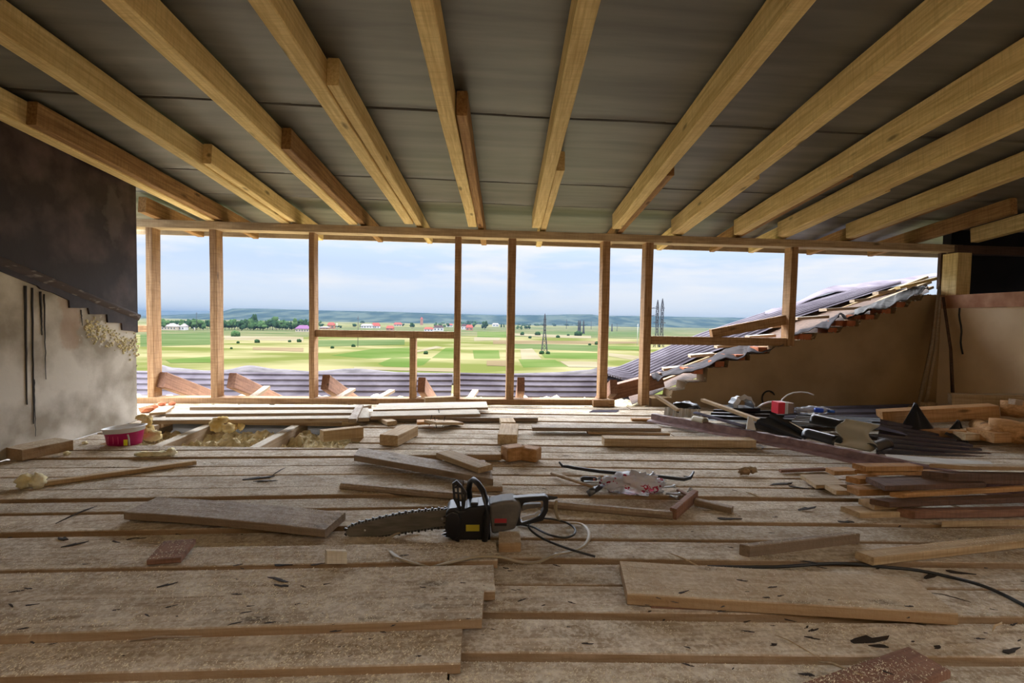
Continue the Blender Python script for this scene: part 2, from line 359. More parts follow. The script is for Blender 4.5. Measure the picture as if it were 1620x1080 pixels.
# diagonal flashing strip left on the wall
A = WX(-30, 397, XW+.02); B = WX(221, 500, XW+.02)
fs_ = MB(); d = (B-A); n = 40
P = []
for i in range(n+1):
    q = A+d*(i/n); k = noise.noise(Vector((i*.7, 0, 0)))*.006
    P.append([(XW+.004, q.y, q.z+.02+k), (XW+.03, q.y, q.z+.012+k), (XW+.03, q.y, q.z-.006), (XW+.012, q.y, q.z-.035+k), (XW+.004, q.y, q.z-.04)])
fs_.grid(P).build('flashing_strip', noisy('old_flashing', (.07, .05, .048), (.34, .31, .29), 9, (1, 1, 4), .7, .3, 6, lo=.58, hi=.72), wall_left)
# long tar runs down the plaster
M_TAR = mat('tar', (.03, .03, .032), .5)
tr = MB()
for (px_, y0, y1, r_) in ((40, 452, 640, .008), (51, 455, 670, .006), (64, 461, 530, .007), (70, 465, 600, .004), (54, 600, 690, .003), (128, 490, 515, .004)):
    q0 = WX(px_, y0, XW+.004); q1 = WX(px_+2.5, y1, XW+.004)
    tr.tube([q0.lerp(q1, i/16)+Vector((0, noise.noise(Vector((i*.6, px_, 0)))*.006, 0)) for i in range(17)], [r_*(1-.6*i/16) for i in range(17)], 6)
tr.build('tar_run', M_TAR, wall_left)
fm = MB()
for i in range(260):
    px_ = random.uniform(134, 219); py_ = 517+(px_-140)*.36+random.gauss(0, 8)+abs(random.gauss(0, 6))*(px_ > 170)
    q = WX(px_, py_, XW+.003); fm.blob(q, [random.uniform(.003, .011)]*3, 1, .6, 2, i)
fm.build('foam_residue', M_FOAMW, wall_left)

# ================================================================== FRONT AND RIGHT WALLS
M_CLAY = noisy('brown_render', (.27, .185, .10), (.38, .27, .155), 2.2, (1, 1, 1), .9, .3, 8)
steps = [(1031, 640), (1031, 630), (1062, 629), (1064, 618), (1084, 616), (1086, 605), (1118, 604), (1119, 593), (1120, 581.5), (1151, 581), (1153, 570.5), (1186, 570), (1187, 560), (1217, 559.5), (1222, 548), (1256, 547.5), (1258, 538), (1288, 537.5), (1293, 527), (1328, 526.5), (1334, 517), (1358, 516), (1363, 505.5), (1388, 505), (1393, 496), (1416, 495.5), (1419, 486), (1436, 485.5), (1442, 476), (1457, 475.5), (1462, 466), (1490, 465.5)]
sw = [(W(*p, D).x, W(*p, D).z) for p in steps]; XR = 5.02
sw[0] = (sw[0][0], -.25); sw[-1] = (XR+.3, sw[-1][1])
wf = MB().prism(sw+[(XR+.3, -.25)], D, D+.24).build('wall_front', M_CLAY); struct(wf, 'stepped gable wall with brown render')
bk = MB()
for i in range(6, len(sw)-2, 2):
    x1_, z1_ = sw[i]; 
    if i+1 >= len(sw): break
    x0_ = sw[i][0]; 
    bx_ = sw[i-1][0] if sw[i-1][1] < z1_ else x0_
    bk.box((x0_-.075+.0, D+.13, sw[i][1]-.042), (.10, .16, .062), Matrix.Translation((random.uniform(-.005, .005), 0, 0)))
    if random.random() < .5: bk.box((x0_-.155, D+.17, sw[i][1]-.042), (.10, .12, .058))
bk.build('brick_course', M_BRICK, wf)
mo = MB()
for i in range(1, len(sw)-1):
    (xa, za), (xb, zb_) = sw[i], sw[i+1]
    n = max(2, int((abs(xb-xa)+abs(zb_-za))/.03))
    for j in range(n):
        u = random.random(); mo.blob((xa+(xb-xa)*u, D+random.uniform(-.002, .1), za+(zb_-za)*u), [random.uniform(.005, .013)]*3, 1, .5, 2, i+j)
mo.build('mortar_crumb', M_MORT, wf)['kind'] = 'stuff'
# right wall, with its brick band on top
zr = WX(1560, 486, XR).z; zt = WX(1560, 464, XR).z
M_TANW = noisy('tan_render', (.66, .49, .30), (.82, .65, .43), 1.8, (1, 1, 1), .92, .25, 9)
wr = MB().box((XR+.15, (D-1.6)/2, (zr-.25)/2), (.3, D+1.6, zr+.25)).build('wall_right', M_TANW); struct(wr, 'tan rendered wall under a brick band')
MB().box((XR+.15, (D-1.6)/2+.0, (zr+zt)/2), (.33, D+1.6, zt-zr)).build('brick_band', noisy('salmon_brick', (.46, .22, .13), (.68, .40, .26), 7, (1, 1, 1), .9, .5, 8), wr)
# near-black panels painting the shade of the roof space beyond the right wall
M_VOID = noisy('void_shade', (.012, .010, .012), (.02, .016, .018), 4, (1, 1, 1), .9, .1)
MB().box((XR+1.6, (D-1.6)/2, 1.6), (.1, D+1.6, 1.6)).build('shade_panel', M_VOID, wr)
MB().box((XR+.9, D+.12, 1.6), (1.5, .1, 1.4)).build('shade_panel', M_VOID, wr)
MB().box((XR+.95, (D-1.6)/2, zt-.1), (1.3, D+1.6, .1)).build('shade_panel', M_VOID, wr)
for px_, y0, y1 in ((1518, 489, 560),):
    q0 = WX(px_, y0, XR-.006); q1 = WX(px_+4, y1, XR-.006)
    tag(MB().tube([q0+Vector((0, 0, .05))]+[q0.lerp(q1, i/8)+Vector((0, math.sin(i*1.3)*.008, 0)) for i in range(9)], .008, 6).build('cable', M_RUB), 'short black cable hanging below the brick band of the tan wall', 'cable')
# small ring hook on the front wall
q = W(1216, 630, D-.012)
tag(MB().tube([q+Vector((.07*math.cos(a), 0, .08*math.sin(a))) for a in [PI*.15+PI*1.1*i/14 for i in range(15)]], .007, 6).build('ring_hook', M_RUB), 'black half ring sticking to the dark brown rendered wall', 'hook')

wb = MB().box((1.3, -1.75, 1.4), (8.6, .1, 3.4)).build('added_back_wall', M_CLAY); struct(wb, 'unseen wall added behind to block rear sky light')  # not seen; put in to stop sky light from the rear
# ================================================================== CEILING MEMBRANE
cg = []
ys = [-1.7+i*(5.62+1.7)/150 for i in range(151)]
seams = [on_roof(400, 153).y+.38, on_roof(700, 296).y+.30, on_roof(700, 338).y+.2]
RH = .15
def roof_z(x, yy):
    z = zbot(yy)+RH+.004; u = ((x-SKEW*(yy-D))/.65) % 1.0
    z -= .012*math.sin(PI*u)*0.0-.006*noise.noise(Vector((x*1.2, yy*3.0, 2)))-.003*noise.noise(Vector((x*3, yy*11, 5)))
    for s in seams:
        e = yy-(s+.004*x+.012*noise.noise(Vector((x*1.6, s, 0))))
        if -.05 < e < 0: z -= .008*((e+.05)/.05)**2
        if 0 <= e < .034: z += .055
    return max(z, zbot(yy)+RH+.001) if False else z+.024
mc = MB(); fine = []
yv = []
yy = -.95                     # opening invented behind the camera so sky light reaches the near floor
while yy < 5.62:
    yv.append(yy); near = min(abs(yy-s) for s in seams); yy += .004 if near < .09 else .06
xv = [-3.7+i*.09 for i in range(int((6.9+3.7)/.09))]
mc.grid([[(x, yy, roof_z(x, yy)) for x in xv] for yy in yv]).build('ceiling', M_MEMB)
ceil_ = bpy.data.objects['ceiling']; struct(ceil_, 'dark roofing membrane stretched over the rafters')
MB().add([(-3.7, -.9, zbot(-.9)+RH+.10), (6.9, -.9, zbot(-.9)+RH+.10), (6.9, 5.7, zbot(5.7)+RH+.10), (-3.7, 5.7, zbot(5.7)+RH+.10),
          (-3.7, -.9, zbot(-.9)+RH+.14), (6.9, -.9, zbot(-.9)+RH+.14), (6.9, 5.7, zbot(5.7)+RH+.14), (-3.7, 5.7, zbot(5.7)+RH+.14)],
         [(0,1,2,3),(7,6,5,4),(0,4,5,1),(1,5,6,2),(2,6,7,3),(3,7,4,0)]).build('roof_deck', M_DARK, ceil_)

# ================================================================== RAFTERS
names = ['{} rafter, one running along the top of the left wall', '{} rafter, first clear of the left wall', '{} rafter, second clear of the left wall', '{} rafter, third clear of the left wall', '{} rafter left of the middle of the roof', '{} rafter right of the middle of the roof', '{} rafter, second to the right of the roof middle', '{} rafter, third to the right of the roof middle', '{} rafter, fourth to the right of the roof middle', '{} rafter, fifth to the right of the roof middle', '{} rafter, lowest of the long pale ones on the right']
mains = [(336, 354), (446, 354), (552, 355), (640, 354), (741, 359), (842, 360), (969, 362), (1062, 370), (1161, 371), (1231, 374), (1338.5, 377)]
starts = [(50, 200), (333, 262), (436, 238), (509, 138), (716, 185), (868, 272), (1050, 280), (1183, 286), (1322, 282), (1418, 306), (1550, 312)]
dirR = Vector((_rd.x/_rd.y, 1, SLOPE))
RW = .085
for i, (e, s) in enumerate(zip(mains, starts)):
    E_ = on_roof(*e); Ln = (E_.y+1.55); A = E_-dirR*Ln
    stick('roof_rafter', names[i].format('long pale'), 'rafter', A+Vector((0, 0, 0)), E_, RW, .15, M_RAFT, group='long roof rafters', wob=.003) if False else None
    _pc[0] += 1
    M = frame(A, E_)
    # local Y points to world -x for a member running along +Y: shift so that e is its lower left edge
    o = plank_mb((E_-A).length, RW, .15, seed=_pc[0], wob=.006, ch=.005, seg=20).build('roof_rafter', M_RAFT); M.translation = A+Vector((RW, 0, 0)); o.matrix_world = M
    tag(o, names[i].format('long pale'), 'rafter', 'long roof rafters')
    S = on_roof(*s); 
    t0 = S.y; base = E_+dirR*(t0-E_.y)+Vector((RW+.003, 0, .0)); end = E_+dirR*(5.55-E_.y)+Vector((RW+.003, 0, .0))
    _pc[0] += 1; M = frame(base, end); M.translation = base+Vector((.06, 0, .012))
    o = plank_mb((end-base).length, .06, .138, seed=_pc[0], wob=.005, ch=.005, seg=14).build('rafter_splice', M_RAFTO if i % 2 == 0 else M_RAFT); o.matrix_world = M
    tag(o, names[i].format('splice timber beside the long'), 'rafter', 'splice timbers beside the rafters')
# the pair low on the right, near the corner, and the stub behind the left wall
S = on_roof(1600, 338); Eo = on_roof(1432, 378); 
def member(name, label, cat, S, Eo, wd, t, m_, dz=0, group=None):
    _pc[0] += 1; M = frame(S, Eo); M.translation = S+Vector((wd, 0, dz))
    o = plank_mb((Eo-S).length, wd, t, seed=_pc[0], wob=.004, ch=.004, seg=14).build(name, m_); o.matrix_world = M; return tag(o, label, cat, group)
member('rafter_splice', 'brown rafter splice with a square cut end above the corner post', 'rafter', S, S+dirR*(5.5-S.y), .06, .14, M_RAFTO)
S = on_roof(1630, 358); member('roof_rafter', 'pale rafter with a round dark knot, next to the dark roof space', 'rafter', S-dirR*3.4, S+dirR*(4.75-S.y), .085, .15, M_RAFT, -.004)
S = on_roof(224, 338); member('rafter_splice', 'short rafter end showing just past the end of the left wall', 'rafter', S-dirR*.05, S+dirR*(5.5-S.y), .07, .14, M_RAFTO)
# wall plate beams
bl = W(190, 351, D); br = W(1520, 383, D)
def xbeam(name, label, cat, x0, x1, y0, wd, z0, t, m_, z1=None, kind=None):
    o = stick(name, label, cat, (x0, y0, z0), (x1, y0, z0 if z1 is None else z1), wd, t, m_, seg=14, wob=.002)
    if kind: o['kind'] = kind
    return o
xbeam('top_plate', 'long horizontal timber beam over the window opening, carrying the rafters', 'beam', -3.6, br.x, D-.03, .15, ZB-.077, .075, M_BEAM)
_ze = W(700, 379.5, 5.45).z
MB().box((.9, 5.66, (_ze+zbot(5.6)+.28)/2), (9.8, .03, zbot(5.6)+.28-_ze)).build('eave_fascia', M_BEAM)
tag(bpy.data.objects['eave_fascia'], 'thin eave board outside, just beyond the long beam', 'board')
xbeam('roof_purlin', 'dark reddish beam above the dark roof space at the right corner', 'beam', br.x-.1, XR+1.5, D-.06, .1, ZB-.1, .09, M_DARK)
for k, (x0, x1, lab) in enumerate(((W(226, 640, D).x-.4, W(966, 640, D).x, 'long sill timber lying along the foot of the window studs'),)):
    xbeam('sill_plate', lab, 'beam', x0, x1, D-.03, .14, .0, .06, M_STUD)
xbeam('sill_block', 'short timber block under the stud beside the torn felt', 'block', W(935, 640, D).x, W(968, 640, D).x, D-.10, .06, 0, .07, M_STUD)
# studs: (front face left px, right px, bottom z)
ZT = ZB-.077
studs = [(231.5, 242, 'first stud beside the left wall', .06), (332, 343, 'second stud from the left wall', .06), (488.5, 497, 'stud carrying the left end of the long low rail', .06),
         (718.5, 728.5, 'stud at the right end of the long low rail', .06), (803, 815, 'stud in front of the fields with the lone pylon', .06), (951.5, 963.5, 'stud where the torn felt meets the slanting roof', .07), (1019, 1031, 'stud at the left end of the rail that meets the slanted brace', 0)]
for (a, b, lab, z0) in studs:
    xa = W(a, 500, D-.01).x; xb = W(b, 500, D-.01).x; wd = xb-xa
    _pc[0] += 1; M = Matrix(((0, 1, 0, xa), (0, 0, 1, D-.01), (1, 0, 0, z0), (0, 0, 0, 1)))
    o = plank_mb(ZT-z0, wd, .125, seed=_pc[0], wob=.004, ch=.003, seg=12).build('window_stud', M_STUD); o.matrix_world = M
    tag(o, 'upright timber '+lab, 'stud', 'upright studs of the opening')
def vstud(a, b, z0, z1, lab, name='window_stud', m_=M_STUD, dp=.125, y0=D-.01, cat='stud'):
    xa = W(a, 500, y0).x; xb = W(b, 500, y0).x; _pc[0] += 1
    M = Matrix(((0, 1, 0, xa), (0, 0, 1, y0), (1, 0, 0, z0), (0, 0, 0, 1)))
    o = plank_mb(z1-z0, xb-xa, dp, seed=_pc[0], wob=.003, ch=.003, seg=10).build(name, m_); o.matrix_world = M; return tag(o, lab, cat)
zr1 = W(600, 534, D).z; zr1t = W(600, 523, D).z
vstud(648.5, 658, .06, zr1, 'short stud standing under the long low rail')
vstud(1248.5, 1259, W(1250, 547, D).z, ZT, 'stud cut short above the stepped wall, meeting the slanted brace')
vstud(1510, 1532, zt+.0, ZB-.10, 'thick square corner post standing on the brick band', 'corner_post', M_RAFT, .17, D-.12, 'post')
vstud(1484, 1492, W(1487, 440, D+.1).z-.12, ZT, 'narrow dark board behind the corner post', 'dark_board', M_DARK, .04, D+.08, 'board')
xa, xb = W(498, 530, D).x, W(718, 530, D).x
xbeam('window_rail', 'long low rail between two studs, over the village view', 'rail', xa, xb, D+.01, .08, zr1, zr1t-zr1, M_STUD)
xa, xb = W(1031, 540, D).x, W(1247, 540, D).x; z2 = W(1130, 546, D).z; z2t = W(1130, 533, D).z
xbeam('window_rail', 'rail crossing in front of the slanting metal roof', 'rail', xa, xb, D+.01, .08, z2, z2t-z2, M_STUD)
xbeam('window_rail', 'stub of rail between the left wall and first stud', 'rail', -3.6, W(232, 520, D).x, D+.01, .07, W(228, 525, D).z, .06, M_STUD)
A = W(1128, 542, D+.05); B = W(1250, 512, D+.05); A.z = z2t-.02
stick('slanted_brace', 'slanted brace rising from the rail to the short stud', 'brace', A, B, .06, .10, M_STUD)
# ================================================================== OLD LOWER ROOF OUTSIDE
zdrop = -math.tan(math.radians(21))
for i, (px_, py_, lab) in enumerate(((243, 592, 'first'), (354, 593, 'second'), (504, 596, 'third'), (657, 600, 'fourth'), (816, 600, 'fifth'), (964, 604, 'sixth'))):
    S = W(px_+3, py_-4, D+.02); wd = .075; d = Vector((SKEW, 1, zdrop))
    _pc[0] += 1; E_ = S+d*1.6; M = frame(S, E_); M.translation = S+Vector((wd-.0, 0, -.15))
    o = plank_mb((E_-S).length, wd, .15, seed=_pc[0], wob=.004, ch=.005).build('old_rafter_tail', M_RED); o.matrix_world = M
    tag(o, 'brown rafter tail falling outward beside a stud, '+lab+' from the left wall', 'rafter', 'old rafter tails outside the opening')
# sheets of old corrugated roofing lying just outside, ridges along the sill
def rib_profile(n, pitch, amp):
    out = []
    for i in range(n):
        out += [(i*pitch, 0), (i*pitch+pitch*.55, 0), (i*pitch+pitch*.65, amp), (i*pitch+pitch*.9, amp)]
    return out
def rib_sheet(O, U, V, nrm, Ln, n, pitch, amp, t=.002, nseg=12, sag=0, curl=None):
    """ridges along U, repeated along V, rising along nrm"""
    pr = rib_profile(n, pitch, amp); rows = []
    for side in (0, 1):
        g = []
        for i in range(nseg+1):
            u = i/nseg
            g.append([O+U*(u*Ln)+V*a+nrm*(h_+side*t)+Vector((0, 0, -sag*4*u*(1-u)))+(curl(u, a) if curl else Vector((0,0,0))) for a, h_ in pr])
        rows.append(g)
    mb = MB(); mb.grid(rows[0], smooth=False); mb.grid(rows[1], smooth=False)
    a, b = nseg+1, len(pr); o = a*b
    fs = [(j, j+1, o+j+1, o+j) for j in range(b-1)]+[((a-1)*b+j, (a-1)*b+j+1, o+(a-1)*b+j+1, o+(a-1)*b+j) for j in range(b-1)]
    fs += [(i*b, (i+1)*b, o+(i+1)*b, o+i*b) for i in range(a-1)]+[(i*b+b-1, (i+1)*b+b-1, o+(i+1)*b+b-1, o+i*b+b-1) for i in range(a-1)]
    mb.f += fs; mb.mi += [0]*len(fs); mb.sm += [False]*len(fs); return mb
O = Vector((-2.9, D+.62, .02)); V = Vector((0, .75, .50)).normalized()
for k, (x0, x1, lab) in enumerate(((-4.7, -.3, 'left half, behind the first studs'), (-.25, 2.15, 'right half, under the torn felt'))):
    rib_sheet(Vector((x0, D+1.22+.03*k, -.17+.01*k)), Vector((1, 0, 0)), V, Vector((0, -V.z, V.y)), x1-x0, 5, .105, .022, sag=.01).build('roofing_sheet', M_METAL)
    tag(bpy.data.objects['roofing_sheet' if k == 0 else 'roofing_sheet.001'], 'lilac grey ribbed roofing sheet lying outside the sill, '+lab, 'roofing sheet')
# grey felt drape along the top of it
def felt_strip(name, label, top, bot, Y0, Y1, m_, amp=.02, parent=None):
    P = []; n = 90
    def ip(pl, x):
        for (xa, ya), (xb, yb) in zip(pl, pl[1:]):
            if xa <= x <= xb:
                u = (x-xa)/(xb-xa); u = u*u*(3-2*u); return ya+(yb-ya)*u
        return pl[-1][1]
    for i in range(n+1):
        x = top[0][0]+(top[-1][0]-top[0][0])*i/n
        yt, yb = ip(top, x), ip(bot, x)
        a = W(x, yb, Y0); b = W(x, yt, Y1); r_ = []
        for j in range(9):
            v = j/8; q = a.lerp(b, v); q.z += amp*noise.noise(Vector((i*.12, v*2.5, 1)))*math.sin(PI*v)+.02*math.sin(PI*v); q.y += amp*math.sin(i*.35)*v*.5; r_.append(q)
        P.append(r_)
    o = MB().grid(P).build(name, m_, parent); md = o.modifiers.new('solid', 'SOLIDIFY'); md.thickness = .004
    return tag(o, label, 'roofing felt') if label else o
felt_strip('roofing_felt', 'grey felt with a wavy edge draped outside the left studs', [(252, 577), (275, 582), (330, 586), (355, 585), (395, 578), (440, 584), (490, 587), (560, 583), (640, 589), (700, 590)], [(252, 606), (700, 609)], D+1.62, D+1.85, M_FELT)
felt_strip('roofing_felt', 'grey felt sweeping up toward the slanting roof', [(690, 590), (800, 591), (880, 589), (930, 585), (950, 581), (985, 580), (1000, 600)], [(690, 609), (800, 609), (900, 608), (960, 609), (1000, 614)], D+1.60, D+1.82, M_FELT)
# plank and rubble under the felt, between sill and sheets
P = []
for i in range(150):
    P.append([(-4.8+7.0*i/149, D+.12+1.35*j/14, -.05-.10*j/14+.05*noise.fractal(Vector((i*.35, j*.35, 3)), .8, 2, 4)) for j in range(15)])
tag(MB().grid(P, smooth=False).build('rubble', M_INS), 'crumbled insulation and rubble behind the sill timber', 'rubble', kind='stuff')
for i, (x0, x1, py0, py1, lab) in enumerate(((400, 428, 634, 614, 'under the second rafter tail'), (540, 563, 632, 618, 'right of the third stud'), (605, 625, 632, 620, 'left of the short stud'), (748, 757, 634, 620, 'between the fourth and fifth tall studs'))):
    A = W(x0, py0, D+.13); B = W(x1, py1, D+.50)
    stick('batten', 'pale batten lying behind the sill, '+lab, 'batten', A, B, .07, .03, M_GREY)
# slanting metal roof on the right, above the stepped wall
def q3(p, Y): return W(p[0], p[1], Y)
lo = [(985, 600), (1018, 606), (1100, 566), (1160, 545), (1260, 502), (1380, 463), (1425, 449)]
hi = [(950, 590), (980, 581), (1060, 548), (1110, 528), (1220, 492), (1340, 459), (1425, 446)]
NR = 9
def slope_roof(lo, hi, Yl, Yh, n_rib, amp, m_, name, label):
    P0 = [W(*p, Yl) for p in lo]; P1 = [W(*p, Yh) for p in hi]; rows = []
    for i in range(len(lo)-1):
        for s in range(4 if i < len(lo)-2 else 5):
            u = s/4; a = P0[i].lerp(P0[i+1], u); b = P1[i].lerp(P1[i+1], u); r_ = []
            for k in range(n_rib):
                for v, h_ in ((0, 0), (.5, 0), (.62, amp), (.9, amp)):
                    q = a.lerp(b, (k+v)/n_rib); q.z += h_; r_.append(q)
            r_.append(b); rows.append(r_)
    o = MB().grid(rows, smooth=False).build(name, m_); md = o.modifiers.new('solid', 'SOLIDIFY'); md.thickness = .003
    return tag(o, label, 'roofing sheet')
slope_roof(lo, hi, D+.75, D+1.75, NR, .022, M_METAL, 'ribbed_metal_roof', 'lilac ribbed metal roof slope rising behind the stepped wall')
felt_strip('ridge_flashing', None, [(1210, 492), (1225, 487), (1330, 451), (1400, 443), (1485, 432)], [(1210, 497), (1330, 461), (1425, 449), (1485, 437)], D+1.5, D+1.8, M_METAL, .0)
tag(bpy.data.objects['ridge_flashing'], 'smooth lilac ridge flashing along the top of the metal roof', 'flashing')
# under-slope: dark underlay board
slope_roof([(1000, 640), (1060, 612), (1130, 588), (1190, 566), (1260, 540), (1380, 500), (1470, 462)], [(985, 606), (1030, 602), (1110, 560), (1170, 540), (1260, 500), (1380, 461), (1465, 443)], D+.26, D+.9, 1, 0, M_DARK, 'roof_underlay', 'dark underlay strip below the slanting metal roof')
# long battens climbing with the slope
for k, (p0, p1, Y) in enumerate((((1020, 606), (1470, 440), D+.70), ((1030, 612), (1475, 448), D+.58), ((1060, 612), (1478, 456), D+.46))):
    A, B = W(*p0, Y), W(*p1, Y)
    stick('slope_batten', 'long pale batten climbing the slanting roof, '+('nearest the metal sheets', 'middle of three', 'nearest the felt')[k], 'batten', A, B, .06, .03, M_PLK, wob=.006)
for k, (x, yy, w_) in enumerate(((1010, 601, 28), (1050, 583, 35), (1093, 562, 38), (1135, 547, 36), (1186, 532, 42), (1222, 515, 36), (1262, 502, 50), (1308, 488, 58), (1352, 474, 26), (1390, 461, 28), (1435, 453, 14))):
    A = W(x, yy+4, D+.42); B = W(x+w_, yy+1, D+.36)
    stick('step_board', 'pale short board nailed across the slope battens, number %s up the slope' % ('one two three four five six seven eight nine ten eleven'.split()[k]), 'board', A, B, .16, .032, M_FAR, group='short boards across the slope battens')
A = W(1425, 457, D+.3); B = W(1490, 441, D+.2)
stick('yellow_board', 'yellow board end poking out beside the corner post', 'board', A, B, .1, .03, M_RAFT)
# brown wall timber low beside the stepped wall
stick('old_wall_plate', 'reddish brown timber lying outside between the two right studs', 'beam', W(968, 634, D+.25), W(1052, 612, D+.22), .12, .16, M_RED)
# torn felt over the steps
def cloth_poly(name, label, lo, hi, Yl, Yh, m_, n=60, amp=.02, fold=.5):
    def ip(pl, u):
        t = u*(len(pl)-1); i = min(int(t), len(pl)-2); v = t-i; return (pl[i][0]+(pl[i+1][0]-pl[i][0])*v, pl[i][1]+(pl[i+1][1]-pl[i][1])*v)
    P = []
    for i in range(n+1):
        u = i/n; a = W(*ip(lo, u), Yl); b = W(*ip(hi, u), Yh); r_ = []
        for j in range(13):
            v = j/12; q = a.lerp(b, v); k = amp*noise.noise(Vector((u*9, v*fold*3, 4)))+amp*.5*noise.noise(Vector((u*25, v*2, 9)))
            q.z += k; q.y += k*1.5*math.sin(PI*v); r_.append(q)
        P.append(r_)
    o = MB().grid(P).build(name, m_); md = o.modifiers.new('solid', 'SOLIDIFY'); md.thickness = .004
    return tag(o, label, 'roofing felt')
cloth_poly('torn_felt', 'torn pale felt hanging over the lowest steps of the brown wall', [(1032, 597), (1042, 602), (1060, 593), (1090, 588), (1120, 579), (1150, 566), (1175, 566), (1186, 557), (1215, 555), (1240, 544)], [(1030, 590), (1048, 588), (1075, 580), (1110, 572), (1130, 562), (1150, 552), (1175, 548), (1187, 545), (1200, 547), (1240, 546)], D-.03, D+.35, M_FELT, 80, .03)
cloth_poly('torn_felt', 'torn pale felt crumpled over the middle steps of the brown wall', [(1256, 530), (1285, 520), (1310, 520), (1320, 506), (1328, 498), (1338, 502), (1355, 499), (1368, 494), (1380, 489)], [(1256, 526), (1285, 517), (1305, 508), (1325, 497), (1332, 496), (1342, 504), (1350, 496), (1365, 490), (1375, 487)], D-.02, D+.28, M_FELT, 70, .025)
cloth_poly('torn_felt', 'torn grey striped felt over the top steps of the brown wall', [(1352, 499), (1375, 489), (1400, 489), (1418, 479), (1440, 470), (1455, 463), (1468, 453)], [(1352, 489), (1380, 480), (1405, 470), (1425, 462), (1445, 455), (1458, 451), (1470, 458)], D-.01, D+.3, noisy('grey_striped_felt', (.08, .075, .07), (.15, .14, .13), 6, (6, 1, 1), .85, .3), 60, .02)
# leaning sticks in the corner
for k, (p0, p1, w_, m_) in enumerate((((1486, 452), (1453, 642), .035, M_GREY), ((1487, 470), (1464, 642), .03, M_FAR), ((1492, 470), (1508, 640), .03, M_DARK))):
    A = W(*p0, D-.05-.02*k); B = W(*p1, D-.28-.06*k); B = EYE+(B-EYE)*((0-H)/(B.z-H)) if False else B; B.z = max(B.z, 0.0)
    mb = MB(); mb.tube([B, B.lerp(A, .5)+Vector((.03, 0, 0)), A], .017, 4)
    o = mb.build('leaning_stick', M_FAR if k < 2 else m_); tag(o, ('long grey lath leaning into the corner of the brown wall', 'pale lath leaning low in the wall corner', 'dark lath leaning against the tan wall in the corner')[k], 'lath')
# ================================================================== LANDSCAPE
ZG = -14.0
def gp(px, py, z=ZG): return fl(px, py, z)
gcol = {'base': ((.44, .50, .14), (.98, .88, .46)), 'green': ((.28, .46, .11), (.46, .60, .20)), 'teal': ((.26, .40, .14), (.40, .52, .22)), 'tan': ((.80, .68, .42), (.98, .88, .60)), 'pink': ((.60, .46, .26), (.78, .60, .36)), 'far': ((.34, .44, .18), (.62, .60, .32))}
def gmat(k):
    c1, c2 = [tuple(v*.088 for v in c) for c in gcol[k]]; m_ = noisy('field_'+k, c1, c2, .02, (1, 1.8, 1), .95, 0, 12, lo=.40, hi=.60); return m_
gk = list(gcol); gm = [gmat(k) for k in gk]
def matte(*ms):
    for m_ in ms: m_.node_tree.nodes['Principled BSDF'].inputs['Specular IOR Level'].default_value = 0
matte(*gm)
gb = MB()
gb.add([(-9000, 9, ZG), (9000, 9, ZG), (9000, 7000, ZG), (-9000, 7000, ZG)], [(0, 1, 2, 3)], 0)
patches = [('far', [(200, 519), (200, 529), (520, 533), (760, 531), (1200, 540), (1200, 520), (760, 517), (520, 517)]),
 ('green', [(523, 562), (583, 567), (648, 565), (648, 549), (587, 552)]), ('green', [(598, 575), (608, 579), (647, 581), (670, 577), (682, 567), (620, 566)]),
 ('green', [(683, 566), (720, 567), (725, 549), (705, 550)]), ('green', [(750, 567), (791, 567), (789, 554), (748, 554)]), ('green', [(828, 581), (899, 580), (878, 569), (820, 568)]),
 ('green', [(862, 566), (950, 568), (950, 558), (853, 557)]), ('teal', [(812, 551), (950, 556), (950, 546), (812, 543)]), ('green', [(755, 533), (804, 534), (804, 525), (755, 524)]),
 ('teal', [(849, 532), (950, 531), (1020, 533), (1020, 525), (849, 524)]), ('tan', [(750, 539), (789, 538), (793, 534), (750, 533)]), ('pink', [(780, 544), (950, 544), (1020, 543), (1020, 540), (780, 538)]),
 ('tan', [(963, 563), (1000, 569), (1020, 564), (963, 558)]), ('tan', [(825, 568), (857, 568), (842, 551), (823, 552)]), ('teal', [(222, 548), (335, 545), (335, 526), (222, 529)]),
 ('green', [(270, 574), (340, 573), (340, 563), (262, 569)]), ('tan', [(355, 537), (480, 539), (480, 533), (355, 531)]), ('pink', [(400, 553), (480, 556), (480, 550), (400, 549)]), ('teal', [(500, 548), (640, 545), (640, 537), (500, 538)]),
 ('tan', [(560, 584), (720, 588), (720, 582), (560, 580)]), ('pink', [(770, 578), (800, 579), (800, 570), (770, 570)]), ('green', [(960, 552), (1020, 554), (1020, 548), (960, 547)]), ('tan', [(660, 557), (700, 549), (690, 547), (650, 556)]), ('tan', [(803, 530), (860, 533), (935, 535), (935, 531), (803, 527)]), ('tan', [(900, 580), (950, 581), (950, 572), (885, 571)])]
for k, (c_, pl) in enumerate(patches):
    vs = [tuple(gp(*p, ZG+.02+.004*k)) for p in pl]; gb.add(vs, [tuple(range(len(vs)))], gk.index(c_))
struct(gb.build('ground', gm), 'meadows and crop fields')
